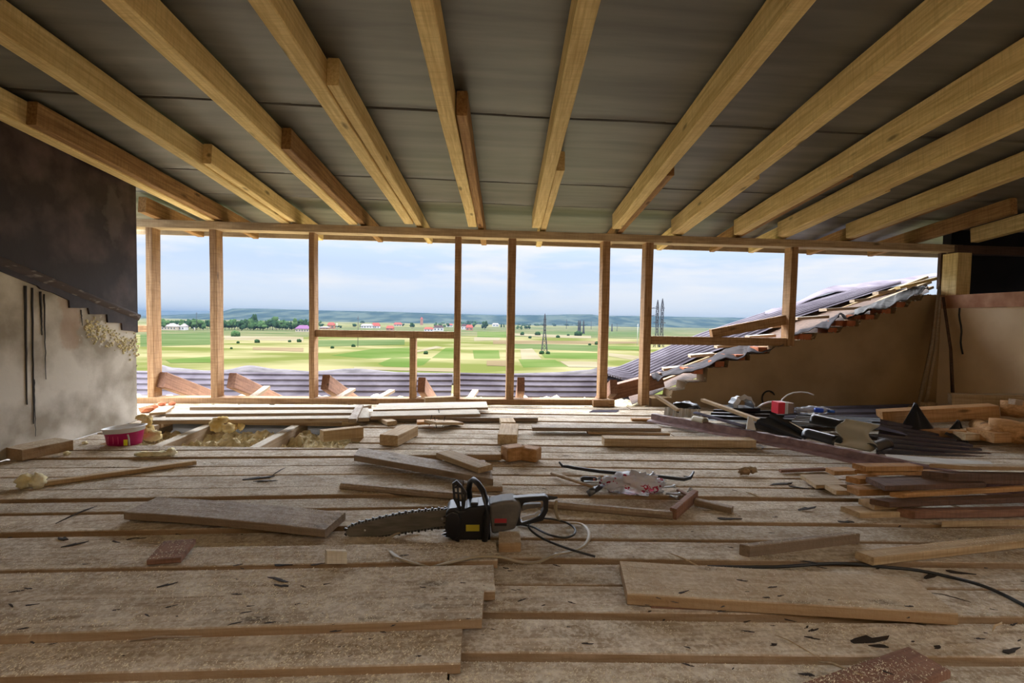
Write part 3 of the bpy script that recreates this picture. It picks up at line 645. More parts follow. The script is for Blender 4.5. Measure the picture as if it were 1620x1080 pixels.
# hills
def hill(Y0, Y1, prof, m_, name, seed):
    P = []; n = 260
    for i in range(n+1):
        x_ = -800+3200*i/n
        for (xa, ya), (xb, yb) in zip(prof, prof[1:]):
            if xa <= x_ <= xb: yt = ya+(yb-ya)*(x_-xa)/(xb-xa)
        T = W(x_, yt, Y1); B = W(x_, yt, Y0); r_ = []
        for j in range(15):
            v = j/14; q = Vector((B.x+(T.x-B.x)*v, Y0+(Y1-Y0)*v, 0)); s = v*v*(3-2*v)
            q.z = ZG-2+(T.z-ZG+2)*s+12*math.sin(PI*v)*noise.fractal(Vector((q.x/420, q.y/300, seed)), .9, 2, 4)+1.5*noise.noise(Vector((q.x/60, 3, seed)))*s; r_.append(q)
        r_.append(Vector((r_[-1].x, Y1+400, ZG))); P.append(r_)
    struct(MB().grid(P).build(name, m_))
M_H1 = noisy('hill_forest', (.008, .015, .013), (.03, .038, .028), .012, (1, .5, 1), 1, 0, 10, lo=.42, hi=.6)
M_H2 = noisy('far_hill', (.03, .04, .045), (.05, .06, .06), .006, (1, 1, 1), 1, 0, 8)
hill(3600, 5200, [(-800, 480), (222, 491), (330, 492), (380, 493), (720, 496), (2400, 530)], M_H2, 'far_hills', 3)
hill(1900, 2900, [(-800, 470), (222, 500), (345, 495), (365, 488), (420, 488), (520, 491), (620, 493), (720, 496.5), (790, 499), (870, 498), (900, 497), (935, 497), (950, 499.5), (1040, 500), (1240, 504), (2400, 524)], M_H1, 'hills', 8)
matte(M_H1, M_H2, M_FELT, M_METAL)
# trees
M_LEAF = [noisy('leaf_dark', (.006, .016, .009), (.018, .034, .014), 1.2, (1, 1, 1), .9, .3, 6), noisy('leaf_light', (.014, .032, .012), (.035, .058, .022), 1.2, (1, 1, 1), .9, .3, 6)]
matte(*M_LEAF)
M_TRNK = mat('bark_trunk', (.05, .04, .03), .9)
def tree_kind(k):
    e = empty('tree', (0, 0, 0), 'tree', 'tree')
    cb = MB(); rr = random.Random(k)
    for i in range(9): 
        a = rr.uniform(0, 2*PI); d_ = rr.uniform(0, .28); z = rr.uniform(.35, .85)
        cb.blob((math.cos(a)*d_, math.sin(a)*d_, z), [rr.uniform(.16, .27)*(1.2-z*.5) for _ in range(3)], 2, .5, 3, k*20+i)
    c = cb.build('crown', M_LEAF[k % 2], e); MB().tube([(0, 0, 0), (0, 0, .5)], [.04, .02], 6).build('trunk', M_TRNK, e); return e
kinds = [tree_kind(k) for k in range(4)]; used = [False]*4
def tree(px, pyb, pyt, wpx, label, group, k=None, Y=None):
    k = random.randrange(4) if k is None else k
    B = gp(px, pyb); T = W(px, pyt, B.y); h = T.z-ZG; s = wpx/F*B.y
    o = kinds[k] if not used[k] else copy_tree(kinds[k]); used[k] = True
    o.location = (B.x, B.y, ZG-.3); o.scale = (s, s, h); o.rotation_euler = (0, 0, random.uniform(0, 6)); tag(o, label, 'tree', group)
for x in range(252, 334, 5): tree(x+random.uniform(-1, 1), 521+random.uniform(-1, 1), random.uniform(502, 506), random.uniform(9, 14), 'dense tree in the tree belt beyond the long low barn house', 'trees behind the barn house')
for x in range(352, 492, 5): tree(x+random.uniform(-1, 1), 522+random.uniform(-1.5, 1), random.uniform(502, 509), random.uniform(10, 17), 'dense tree in the tree belt seen between the second and third studs', 'trees between the second and third studs')
tree(402, 521, 494, 13, 'tallest tree of the belt, standing up above its neighbours', None, 0); tree(436, 520, 498, 14, 'round tree rising behind the belt near the far hillside', None, 1)
tree(652, 520, 509, 9, 'single dark tree among the village houses', None, 0); tree(767, 521, 507, 13, 'broad dark tree at the right edge of the village', None, 2)
for x in (793, 797): tree(x, 520, 511, 3.2, 'slim dark poplar by the village edge', 'pair of slim poplars')
for x in (819, 825, 832, 837): tree(x, 521.5, 514, 7, 'low dark tree in the clump right of the village', 'clump of low trees')
for i in range(46):
    x = random.choice((random.uniform(500, 718), random.uniform(728, 760))); b_ = random.uniform(512, 519)
    tree(x, b_, b_-random.uniform(3.5, 8), random.uniform(5, 9), 'hazy garden tree among the village houses', 'garden trees of the village')
for i in range(60):
    x = random.uniform(810, 1130); b_ = random.uniform(514.2, 516)
    tree(x, b_, b_-random.uniform(2.5, 4.5), random.uniform(5, 12), 'hazy tree in the far line at the foot of the hills', 'far tree line at the foot of the hills', k=random.choice((0, 2)))
for (x, yb, sz, lab) in ((377, 543, 4.5, 'dark bush in the meadow right of the second stud'), (407.5, 542, 7, 'round dark bush in the meadow below the tallest tree'), (366, 552, 4, 'small bush low in the meadow beside the second stud'), (458, 541, 4.5, 'left bush of the row near the third stud'), (473, 541, 6.5, 'biggest bush of the row near the third stud'), (525.5, 551, 5, 'left of two bushes in the meadow right of the third stud'), (559, 548.5, 5.5, 'right of two bushes in the meadow below the pole'), (673, 560, 6.5, 'round bush beside the short stud'), (825, 530, 7, 'round bush in the fields left of the lone pylon'), (850, 530, 7.5, 'round bush close left of the lone pylon'), (838, 535, 5, 'small bush under the two round bushes'), (883, 534, 5.5, 'bush right of the lone pylon'), (899, 531, 4, 'small bush far right of the lone pylon'), (945, 545, 7, 'dark bush just left of the stud by the torn felt'), (933, 546, 4, 'small upright bush left of the dark one'), (372, 532, 12, 'pale broad bush at the edge of the meadow'), (857, 560, 7, 'bush at the left foot of the lone pylon'), (867, 560, 6, 'bush at the right foot of the lone pylon'), (915, 531, 10, 'flat dark thicket below the distant twin masts')):
    B = gp(x, yb); s = sz/F*B.y; b_ = MB()
    for i in range(5): b_.blob((random.uniform(-.25, .25)*s, random.uniform(-.25, .25)*s, s*.3), [s*.38, s*.38, s*.40], 2, .6, 3, i)
    o = b_.build('bush', M_LEAF[0 if sz != 12 else 1]); o.location = (B.x, B.y, ZG); tag(o, lab, 'bush')
# houses
M_WW, M_WB, M_WC = mat('white_house_wall', (.24, .235, .225), .8), mat('brick_house_wall', (.15, .075, .05), .9), mat('cream_house_wall', (.2, .17, .13), .8)
M_RR, M_RG, M_RD, M_RP = mat('red_roof', (.13, .035, .03), .9), mat('grey_roof', (.15, .13, .13), .9), mat('dark_roof', (.03, .02, .02), .9), mat('violet_roof', (.08, .04, .08), .9)
matte(M_WW, M_WB, M_WC, M_RR, M_RG, M_RD, M_RP)
M_WIN = mat('window_glass', (.03, .04, .05), .2)
def house(x0, x1, yb, ye, yt, wm, rm, lab, hip=.12, cat='house'):
    A = gp((x0+x1)/2, yb); s = A.y/F; w_ = (x1-x0)*s; he = (yb-ye)*s; ht = (yb-yt)*s; dp = max(w_*.6, 7)
    e = empty('house', (A.x, A.y, ZG), lab, cat)
    MB().box((0, dp/2, he/2), (w_, dp, he)).build('wall', wm, e)
    r = MB(); o_ = w_*.05; v = [(-w_/2-o_, -o_, he), (w_/2+o_, -o_, he), (w_/2+o_, dp+o_, he), (-w_/2-o_, dp+o_, he), (-w_/2+w_*hip, dp/2, ht), (w_/2-w_*hip, dp/2, ht)]
    r.add(v, [(0, 1, 5, 4), (2, 3, 4, 5), (0, 4, 3), (1, 2, 5), (3, 2, 1, 0)]).build('roof', rm, e)
    n = max(2, int((x1-x0)/4))
    for i in range(n): MB().box((-w_/2+w_*(i+.5)/n, -.05, he*.5), (w_/n*.4, .15, he*.42)).build('window', M_WIN, e)
    return e
for h_ in ((256, 277, 522, 516.5, 511.5, M_WC, M_RG, 'pale house with a grey hipped roof, left of the long low barn house', .3), (277, 291, 522, 516.5, 512, M_WW, M_RG, 'long low barn house with a grey roof beside the meadow'),
 (383, 401, 513, 510.5, 508.5, M_WW, M_RR, 'white house with a reddish roof peeping over the tree belt'), (428, 441, 510, 508, 505.5, M_WW, M_RG, 'pale roofed house above the tree belt'),
 (468, 488, 525, 520, 514.5, M_WC, M_RP, 'cream house with a violet roof left of the third stud', .2), (506, 519, 520.5, 518, 516.5, M_WB, M_RG, 'low brick house at the left end of the village'), (518, 528, 520, 514, 510, M_WB, M_RR, 'tall brick house right of the third stud'),
 (571, 588, 519, 515, 512.5, M_WW, M_RG, 'long white house in the middle of the village'), (588, 600, 519, 515.5, 510.5, M_WW, M_RR, 'white house with a steep red roof'), (611, 622, 522.5, 519, 515, M_WB, M_RR, 'small brick house at the field edge'),
 (623, 635, 516, 513, 510, M_WC, M_RR, 'cream house behind the small brick house'), (671, 685, 524, 520.5, 517.5, M_WW, M_RR, 'white house with a low red roof, left of a taller white one'), (686, 701, 523.5, 518, 514.5, M_WW, M_RD, 'tall white house with a dark roof near the fourth tall stud'),
 (706, 716, 517, 514, 512, M_WW, M_RR, 'little white house behind the tall white house'), (730, 738, 521, 516, 512.5, M_WW, M_RD, 'white house with a dark roof right of the fourth tall stud'), (737, 748, 522.5, 518, 513.5, M_WB, M_RR, 'brick house with a red roof right of the white one'),
 (779, 789, 516.5, 513, 511, M_WW, M_RG, 'pale house right of the broad dark tree')): house(*h_)
A = gp(667, 514); s = A.y/F; e = empty('church_tower', (A.x, A.y, ZG), 'red brick tower rising over the village', 'tower')
MB().box((0, 0, 4.5*s), (4*s, 4*s, 9*s)).build('shaft', M_WB, e); MB().add([(-2.4*s, -2.4*s, 9*s), (2.4*s, -2.4*s, 9*s), (2.4*s, 2.4*s, 9*s), (-2.4*s, 2.4*s, 9*s), (0, 0, 13*s)], [(0,1,4), (1,2,4), (2,3,4), (3,0,4), (3,2,1,0)]).build('roof', M_RR, e)
# pylons and poles
M_PYL = mat('pylon_steel', (.03, .03, .035), .8, 0, 0)
def pylon(px, pyb, pyt, lab, arms, bw=.16, waist=.55, r=.11, group=None):
    B = gp(px, pyb); h = W(px, pyt, B.y).z-ZG; b = MB(); hw = lambda z: (h*bw/2*(1-z/(waist*h))+h*.022*(z/(waist*h))) if z < waist*h else h*.022*(1-.9*max(0, (z-h*.82)/(h*.18)))
    zs = [0, .12, .24, .35, .45, .55, .62, .69, .76, .82, .88, .94, 1.0]; zs = [k*h for k in zs]; r = max(r, B.y/F*.45)
    cs = [(-1, -1), (1, -1), (1, 1), (-1, 1)]
    for cx_, cy_ in cs: b.tube([(cx_*hw(z), cy_*hw(z), z) for z in zs], r, 4)
    for i in range(len(zs)-1):
        for (a, b_) in ((0, 1), (2, 3)) if i % 2 else ((1, 0), (3, 2)):
            b.tube([(cs[a][0]*hw(zs[i]), cs[a][1]*hw(zs[i]), zs[i]), (cs[b_][0]*hw(zs[i+1]), cs[b_][1]*hw(zs[i+1]), zs[i+1])], r*.7, 4)
        b.tube([(-hw(zs[i+1]), -hw(zs[i+1]), zs[i+1]), (hw(zs[i+1]), -hw(zs[i+1]), zs[i+1])], r*.6, 4)
    e = empty('pylon', (B.x, B.y, ZG), lab, 'pylon', group); b.build('mast', M_PYL, e)
    for (z, x0, x1) in arms:
        a = MB(); a.tube([(x0*h, 0, z*h), (x1*h, 0, z*h)], r*.8, 4); a.tube([(x0*h, 0, z*h), (0, 0, (z+.035)*h), (x1*h, 0, z*h)], r*.6, 4); a.build('cross_arm', M_PYL, e)
    return e
pylon(861, 558, 496, 'lone lattice pylon standing in the green fields', [(.86, -.035, .035), (.70, -.05, .05), (.58, -.04, .04)], .15)
pylon(1038.5, 549, 474, 'left one of the two tall lattice pylons beside the rail stud', [(.82, -.13, .02), (.66, -.13, .02), (.52, -.08, .02)], .10, .3)
pylon(1046, 549, 472, 'right one of the two tall lattice pylons beside the rail stud', [(.80, -.02, .05), (.50, -.02, .08)], .08, .3)
for x, lab in ((915, 'left distant mast of the group behind the thicket'), (917.5, 'middle distant mast of the group behind the thicket'), (923, 'right distant mast of the group behind the thicket'), (968, 'distant mast right of the torn felt stud')): pylon(x, 528 if x < 950 else 524, 506 if x < 930 else 512, lab, [(.8, -.08, .08), (.6, -.1, .1)], .12)
for (x, yb, yt, lab) in ((311, 522, 494, 'tall thin pole rising from the tree belt'), (307.5, 524, 518, 'short white post in front of the tree belt'), (566, 549, 500, 'tall pole left of the long white village house'), (1008, 546, 512, 'pale leaning pole between the last two tall studs'), (976, 524, 512, 'short far pole right of the torn felt stud'), (533, 521, 511, 'white lamp post at the left end of the village'), (896, 520, 505, 'thin far pole before the hills'), (935, 521, 508, 'thin far pole near the hill top')):
    B = gp(x, yb); h = W(x, yt, B.y).z-ZG; r = B.y/F*.35; b = MB(); b.tube([(0, 0, 0), (h*.01, 0, h)], r, 6); b.tube([(-r*4, 0, h*.93), (r*4, 0, h*.93)], r*.6, 4)
    o = b.build('utility_pole', M_WW if lab.startswith(('short white', 'white', 'pale')) else M_PYL); o.location = (B.x, B.y, ZG); tag(o, lab, 'pole')
# haze over the valley
hz = MB().box((0, 3300, 60), (16000, 6400, 150.2)).build('valley_haze', None) if False else None
hm = bpy.data.materials.new('haze'); hm.use_nodes = True; t_ = hm.node_tree; t_.nodes.clear()
vo = t_.nodes.new('ShaderNodeVolumePrincipled'); vo.inputs['Color'].default_value = (.055, .088, .135, 1); vo.inputs['Density'].default_value = .00026; vo.inputs['Anisotropy'].default_value = 0.0
ou = t_.nodes.new('ShaderNodeOutputMaterial'); t_.links.new(vo.outputs[0], ou.inputs['Volume'])
hz = MB().box((0, 3700, 22), (18000, 6900, 71.8)).build('haze', hm); tag(hz, 'thin blue haze over the valley', 'haze', kind='stuff')
# ================================================================== LOOSE BOARDS ON THE FLOOR
Z4 = .004
def P_(lab, a, b, c, t, m_, z=Z4, cat='board', name='loose_board', **k): return plank(name, lab, cat, a, b, c, t, m_, z, **k)
P_('wide dusty board at the very bottom edge of the picture, left', (-250, 1118), (806, 1104), (-250, 1086), .03, M_FLOOR, skb=0)
P_('wide dusty board, second from the bottom left, cut short beside a small bark chip', (-260, 1096), (728, 1066), (-260, 1014), .028, M_FLOOR, skb=0)
P_('wide dusty board, third from the bottom left, with a notched end', (-260, 1030), (762, 995), (-260, 958), .028, M_FLOOR, skb=.01, z=.030)
P_('dusty board under the looped cable, front one of two flush ends', (-260, 974), (783, 950), (-260, 911), .030, M_FLOOR, skb=.0, z=.016)
P_('dusty board just in front of the chainsaw, its end flush with the next', (-260, 922), (787, 899), (-260, 875), .030, M_FLOOR, skb=.0)
P_('short board end sticking out under the chainsaw motor', (789, 874), (824, 873), (789, 840), .036, M_PLKD)
P_('big thick dusty board lying front right, yellow front edge', (992, 957), (1515, 990), (985, 905), .036, M_PLKD, z=.012, w=.19, roll=1.5)
P_('brown strip of wood under the left end of the big thick board', (1030, 964), (1150, 968), None, .010, M_RED, w=.04)
P_('long pale board with a dark knot hole at the right edge', (1382, 895), (1700, 858), (1353, 871), .030, M_PLK, z=.012)
P_('grey weathered block between the plank pile and the big thick board', (1186, 882), (1360, 860), (1170, 860), .042, M_GREY, cat='block', name='wood_block')
P_('warped grey brown plank lying left of the chainsaw bar', (196, 822), (514, 851), None, .032, M_GREY, z=.012, w=.16, roll=2, bow=.008)
P_('small reddish offcut lying alone at the left', (232, 894), (286, 890), (230, 884), .018, M_RED, w=.13, cat='offcut', name='offcut', roll=3, z=.040)
P_('small white grooved block at the tip of the chainsaw bar', (517, 893), (549, 893), (514, 868), .045, wood('white_block_wood', (.82, .78, .68), (.62, .57, .46)), cat='block', name='wood_block', z=.038)
P_('thick timber offcut lying against the plaster wall', (35, 729), (116, 712), (5, 707), .065, M_PLKD, cat='block', name='wood_block')
P_('long thin stick with foam at its end, left of the floor', (66, 770), (311, 735), None, .022, M_PLK, w=.035, cat='stick', name='stick')
P_('short thick yellow block beside the floor opening', (512, 699), (575, 692), (506, 679), .075, M_PLK, cat='block', name='wood_block')
def deep(lab, a, b, c, t, m_, z=Z4, name='wood_block', cat='block'):
    """block running away from the camera: a, b near end; c far lower right"""
    A, B, Cc = fl(*a, z), fl(*b, z), fl(*c, z); d = Cc-B; _pc[0] += 1
    M = frame(B, Cc); o = plank_mb(d.length, (B-A).length, t, seed=_pc[0]).build(name, m_); o.matrix_world = M; return tag(o, lab, cat)
deep('thick pale block pointing away, left of the centre', (597, 706), (629, 706), (661, 689), .072, M_PLK)
deep('thick block pointing straight away in the centre', (787, 703), (818, 703), (820, 684), .068, M_PLK)
deep('small pale offcut just behind the centre block', (793, 675), (816, 675), (812, 668), .04, M_PLK, name='offcut', cat='offcut')
deep('small ribbed offcut behind the thick pale block', (617, 675), (628, 672), (612, 665), .035, M_PLK, name='offcut', cat='offcut')
deep('grey board end pointing at the floor opening, left of a pair', (551, 668), (564, 668), (575, 645), .03, M_GREY, z=.05, name='loose_board', cat='board')
deep('grey board end pointing at the floor opening, right of a pair', (567, 666), (584, 666), (583, 650), .03, M_FAR, z=.03, name='loose_board', cat='board')
P_('thin yellow slat under the grey board ends', (541, 672), (561, 671), None, .025, M_PLK, w=.06, cat='slat', name='slat')
# the two nailed pieces
P_('dark nailed board with its end propped up, left of the centre', (660, 672), (694, 671), None, .022, M_ORG, z=.035, w=.14, roll=-4, name='nailed_board')
nb = stick('nailed_board', 'light nailed board leaning on the dark nailed one', 'board', fl(690, 672, .055), fl(733, 672, .01), .14, .02, M_PLK)
for k, (px_, py_) in enumerate(((691, 678), (700, 676), (697, 664), (679, 674))):
    q = fl(px_, py_, .0); tag(MB().tube([q+Vector((0, 0, .004)), q+Vector(((k % 2)*.04-.02, .01, .09))], .003, 5).build('nail', M_BARK), ('bent nail hanging under the nailed boards, left', 'nail pointing down under the nailed boards', 'nail standing up through the nailed boards', 'thin nail beside the dark nailed board')[k], 'nail')
P_('long dark brown board lying behind the chainsaw, with a slanted end', (560, 729), (780, 768), (545, 715), .034, M_GREY, z=.03, w=.15)
stick('loose_board', 'short light board lying across the long dark brown board', 'board', fl(690, 724, .07), fl(756, 749, .07), .10, .03, M_PLK)
P_('dusty board with a light cut end, left of the broken block', (640, 729), (793, 728), (640, 714), .036, M_FLOOR, z=Z4)
P_('low dusty board half hidden under the short light board', (700, 742), (769, 742), (700, 727), .026, M_FLOOR)
P_('board end under the slanted tip of the long dark board', (745, 778), (795, 778), (745, 762), .026, M_FLOOR)
b_ = MB(); q = fl(809, 731); b_.box((-.04, 0, .045), (.13, .10, .085), Matrix.Rotation(.45, 4, 'Z')); b_.box((.07, .01, .042), (.12, .10, .08), Matrix.Rotation(-.5, 4, 'Z'))
o = b_.build('broken_block', M_ORG); o.location = q+Vector((.05, .06, .003)); md = o.modifiers.new('b', 'BEVEL'); md.width = .012; md.segments = 2; tag(o, 'chunky broken block of two lobes in front of the centre block', 'block')
P_('rounded brown trim profile lying behind the chainsaw', (537, 776), (1064, 824), None, .034, M_GREY, w=.036, ch=.012, cat='trim', name='trim_profile', z=.004)
stick('stick', 'reddish square stick across the end of the brown trim profile', 'stick', fl(1070, 823, .004), fl(1104, 792, .004), .03, .05, M_RED)
stick('stick', 'grey grooved stick lying right of the reddish one', 'stick', fl(1098, 800, .004), fl(1157, 814, .004), .035, .03, M_GREY)
stick('stick', 'thin splinter behind the reddish stick', 'stick', fl(1070, 777, .004), fl(1096, 790, .004), .02, .012, M_RED)
# far boards
P_('wide pale board forming the near edge beyond the floor opening', (236, 671), (560, 667), (243, 660), .03, M_FAR, z=.03)
P_('pale board second from the window, behind the floor opening', (262, 660), (566, 658), (275, 649), .028, M_FAR, z=.03)
P_('pale board nearest the sill behind the floor opening', (300, 649), (566, 649), (330, 640), .03, M_FAR, z=.03)
P_('pinkish short board end beside the left wall end', (236, 657), (262, 655), (252, 643), .02, M_PLKD, z=.02)
P_('wide grey dusty board left of the centre, by the window', (586, 664), (760, 660), (590, 649), .030, M_FAR, z=.03)
P_('thin pale board stepping out under the window, centre', (590, 652), (772, 648), (600, 638), .022, M_FAR, z=.05)
P_('long thin dark edged batten behind the nailed boards', (560, 667), (851, 667), None, .034, M_GREY, z=Z4, w=.05)
P_('flat lilac scrap lying on the boards under the torn felt', (932, 652), (975, 652), (938, 648), .003, M_METAL, cat='scrap', name='metal_scrap')
P_('pale block standing on the sill by the short stud', (673, 638), (721, 636), None, .055, M_PLK, z=.03, w=.08, cat='block', name='wood_block')
P_('grey thin board right of the centre, upper of two', (842, 682), (1046, 683), (840, 668), .028, M_GREY, z=.02, w=.12)
P_('thick plank with a fresh front edge under the long brown flashing', (956, 706), (1196, 709), (952, 688), .055, M_PLK, z=.004)
P_('low plank right behind the thick plank', (930, 687), (1060, 689), None, .02, M_PLKD, z=.004, w=.06)
P_('long dusty board end between torn felt stud and flashing', (1000, 666), (1060, 667), None, .02, M_ORG, z=.004, w=.05)
# nailed offcut at the bottom right
P2 = fl(1503, 1074, .012); P1 = fl(1434, 1034, .012); wv = P1-P2; d = Vector((wv.y, -wv.x, 0)).normalized(); d = d if d.y > 0 else -d
A = P2-d*.5; _pc[0] += 1; o = plank_mb(.5, wv.length, .022, seed=9, skb=0).build('loose_board', M_RED); o.matrix_world = frame(A, P2); tag(o, 'reddish brown board with a splintered end at the bottom right', 'board')
# ------------------------------------------------------------------ pile of planks at the right
pile = [((1360, 821), (1480, 818), (1330, 800), .028, M_PLK, .004, 'lowest front plank of the right pile, pale cut end'),
 ((1522, 833), (1720, 829), (1490, 824), .026, M_PLK, .004, 'thin bright plank nearest the viewer in the right pile'),
 ((1447, 821), (1720, 816), (1419, 803), .036, M_RED, .012, 'reddish faced plank low at the front of the right pile'),
 ((1383, 807), (1430, 805), (1358, 788), .026, M_PLK, .036, 'pale plank second from the bottom of the right pile'),
 ((1407, 803), (1720, 792), (1376, 788), .026, M_DARK, .062, 'dark bark edged plank with an orange end in the right pile'),
 ((1359, 785), (1440, 783), (1340, 767), .03, M_ORG, .06, 'orange short plank end at the left of the right pile'),
 ((1323, 783), (1345, 783), (1305, 766), .022, M_PLK, .036, 'thin pale plank end left of the orange plank'),
 ((1291, 773), (1340, 772), (1266, 750), .02, M_PLK, .012, 'leftmost pale plank end of the right pile'),
 ((1236, 748), (1306, 745), (1232, 741), .018, M_RED, .004, 'small reddish plank end left of the right pile'),
 ((1320, 752), (1356, 751), (1306, 739), .024, M_ORG, .03, 'orange plank end under the plum metal sheet'),
 ((1400, 777), (1560, 772), (1370, 754), .025, M_DARK, .11, 'wide dark plank with a bright slanted end in the right pile'),
 ((1431, 788), (1720, 772), (1408, 778), .022, M_ORG, .09, 'thin plank with a bright orange tip in the right pile'),
 ((1360, 766), (1400, 764), (1338, 752), .028, M_ORG, .085, 'rounded orange plank end in the middle of the right pile'),
 ((1370, 746), (1460, 745), (1348, 732), .026, M_ORG, .14, 'topmost orange plank end beneath the long brown flashing'),
 ((1385, 752), (1500, 752), (1352, 742), .02, M_ORG, .115, 'thin orange plank just below the topmost one'),
 ((1540, 744), (1720, 745), (1470, 733), .02, M_PLKD, .17, 'pale dusty plank on top of the right pile'),
 ((1500, 765), (1720, 768), (1480, 752), .05, M_DARK, .12, 'dark plank in shadow under the pale dusty one')]
for a, b, c, t, m_, z, lab in pile: P_(lab, a, b, c, t, m_, z=z, cat='plank', name='piled_plank')
# beams beyond
def BM(lab, A, B, wd, t, m_, name='timber_beam', cat='beam', **k): return stick(name, lab, cat, A, B, wd, t, m_, **k)
BM('big orange brown beam lying on the pile by the brown wall', W(1398, 672, 3.75), W(1583, 664, 3.45), .14, .11, M_ORG)
BM('pale beam lying along the foot of the tan wall', W(1506, 641, 4.1), W(1680, 645, 3.7), .14, .10, M_PLK)
BM('short upright stub by the wall corner', W(1467, 660, 4.3)*1+Vector((0,0,-W(1467, 660, 4.3).z+.004)), W(1482, 660, 4.3)*1+Vector((0,0,-W(1482, 660, 4.3).z+.004)), .08, .13, M_PLK, 'wood_block', 'block')
BM('square timber under the big beam, at its right end', W(1455, 692, 3.45), W(1530, 694, 3.3), .1, .06, M_ORG)
BM('flat slab under the heap of timber ends at right', W(1527, 697, 3.25), W(1573, 697, 3.25), .2, .05, M_PLK)
BM('square timber end between the slab and the lower log', W(1573, 701, 3.15), W(1600, 700, 3.15), .2, .07, M_ORG)
def log(lab, A, B, r, m_):
    A, B = Vector(A), Vector(B); n = 8; mb = MB()
    mb.tube([A.lerp(B, i/n)+Vector((0, 0, .01*noise.noise(Vector((i, r*50, 0))))) for i in range(n+1)], [r*(1+.1*noise.noise(Vector((i*.8, r*90, 3)))) for i in range(n+1)], 12)
    return tag(mb.build('log', m_), lab, 'log')
log('rounded log end sticking in from the right, upper one', W(1583, 645, 3.5), W(1700, 655, 3.2), .065, M_ORG)
log('rounded log end sticking in from the right, lower one', W(1565, 678, 3.3), W(1700, 694, 3.0), .085, M_ORG)
log('short slanting log between the two rounded ends', W(1545, 672, 3.5), W(1575, 688, 3.2), .05, M_ORG)
stick('offcut', 'bright triangular offcut on the upper log', 'offcut', W(1606, 640, 3.35), W(1618, 641, 3.35), .05, .04, M_FAR)
# ------------------------------------------------------------------ metal sheets
def quad_ribs(name, label, p00, p10, p01, p11, n_rib, amp, m_, cat='metal sheet', nseg=10, sag=.0, ribs=True):
    p00, p10, p01, p11 = map(Vector, (p00, p10, p01, p11)); nm = ((p10-p00).cross(p01-p00)).normalized(); nm = nm if nm.z > 0 else -nm
    prof = [(k+v, h_) for k in range(n_rib) for v, h_ in ((0, 0), (.5, 0), (.62, amp), (.88, amp))]+[(n_rib, 0)]
    rows = []
    for i in range(nseg+1):
        u = i/nseg; a = p00.lerp(p10, u); b = p01.lerp(p11, u)
        rows.append([a.lerp(b, v/n_rib)+nm*(h_+sag*math.sin(PI*u)*.5) for v, h_ in prof])
    o = MB().grid(rows, smooth=False).build(name, m_); md = o.modifiers.new('solid', 'SOLIDIFY'); md.thickness = .002
    return tag(o, label, cat) if label else o
quad_ribs('metal_sheet', 'large black ribbed metal sheet fanning out over the plank pile', W(1385, 722, 3.0), W(1592, 737, 2.9), W(1392, 668, 3.55), W(1495, 688, 3.5), 7, .032, M_MDARK)
quad_ribs('metal_sheet', 'black ribbed sheet behind the large one, below the big beam', W(1250, 672, 3.5), W(1392, 680, 3.4), W(1262, 658, 3.8), W(1392, 664, 3.7), 5, .02, M_MBLK)
quad_ribs('metal_sheet', 'lilac topped sheet running toward the wall corner', W(1240, 660, 3.8), W(1400, 661, 3.8), W(1245, 646, 4.15), W(1445, 640, 4.3), 2, .015, M_METAL)
quad_ribs('metal_sheet', 'black sheet lying behind the pale offcut stick', W(1118, 664, 3.75), W(1260, 672, 3.6), W(1130, 650, 4.1), W(1262, 652, 4.1), 3, .02, M_MBLK)
quad_ribs('metal_sheet', 'folded black sheet tilted up with a pale folded edge', W(1186, 673, 3.45), W(1262, 700, 3.15), W(1226, 654, 3.45), W(1284, 690, 3.2), 2, .02, M_MBLK)
quad_ribs('metal_sheet', 'plum sheet corner pointing down under the long flashing', W(1270, 737, 3.0), W(1306, 732, 3.0), W(1222, 705, 3.3), W(1312, 716, 3.15), 2, .015, M_MDARK)
quad_ribs('metal_sheet', 'thin pale edged sheet lying under the black fan', W(1405, 725, 2.75), W(1620, 744, 2.7), W(1400, 718, 2.85), W(1620, 734, 2.85), 1, .0, M_MGREY)
o = quad_ribs('metal_strip', 'blue grey strip painting a highlight on the black fan beside the tan panel', W(1386, 678, 3.3), W(1436, 688, 3.25), W(1384, 671, 3.35), W(1426, 683, 3.35), 1, 0, M_METAL)  # lilac strip stands in for a highlight on the black sheet
for k, (tri, Y, lab) in enumerate((([(1417, 688), (1448, 637), (1484, 684)], 3.5, 'tall black pointed sheet corner bent up like a fin'), ([(1494, 686), (1516, 664), (1532, 704)], 3.35, 'small black bent up sheet corner right of the tall fin'))):
    a, b, c = W(*tri[0], Y), W(*tri[1], Y+.1), W(*tri[2], Y-.05); P = []
    for i in range(9):
        u = i/8; l_ = a.lerp(b, u); r_ = c.lerp(b, u); P.append([l_.lerp(r_, j/8)+Vector((0, -.05*math.sin(PI*j/8)*(1-u)+.012*math.sin(j*1.6), 0)) for j in range(9)])
    o = MB().grid(P).build('bent_sheet', M_MBLK); md = o.modifiers.new('s', 'SOLIDIFY'); md.thickness = .002; tag(o, lab, 'metal sheet')
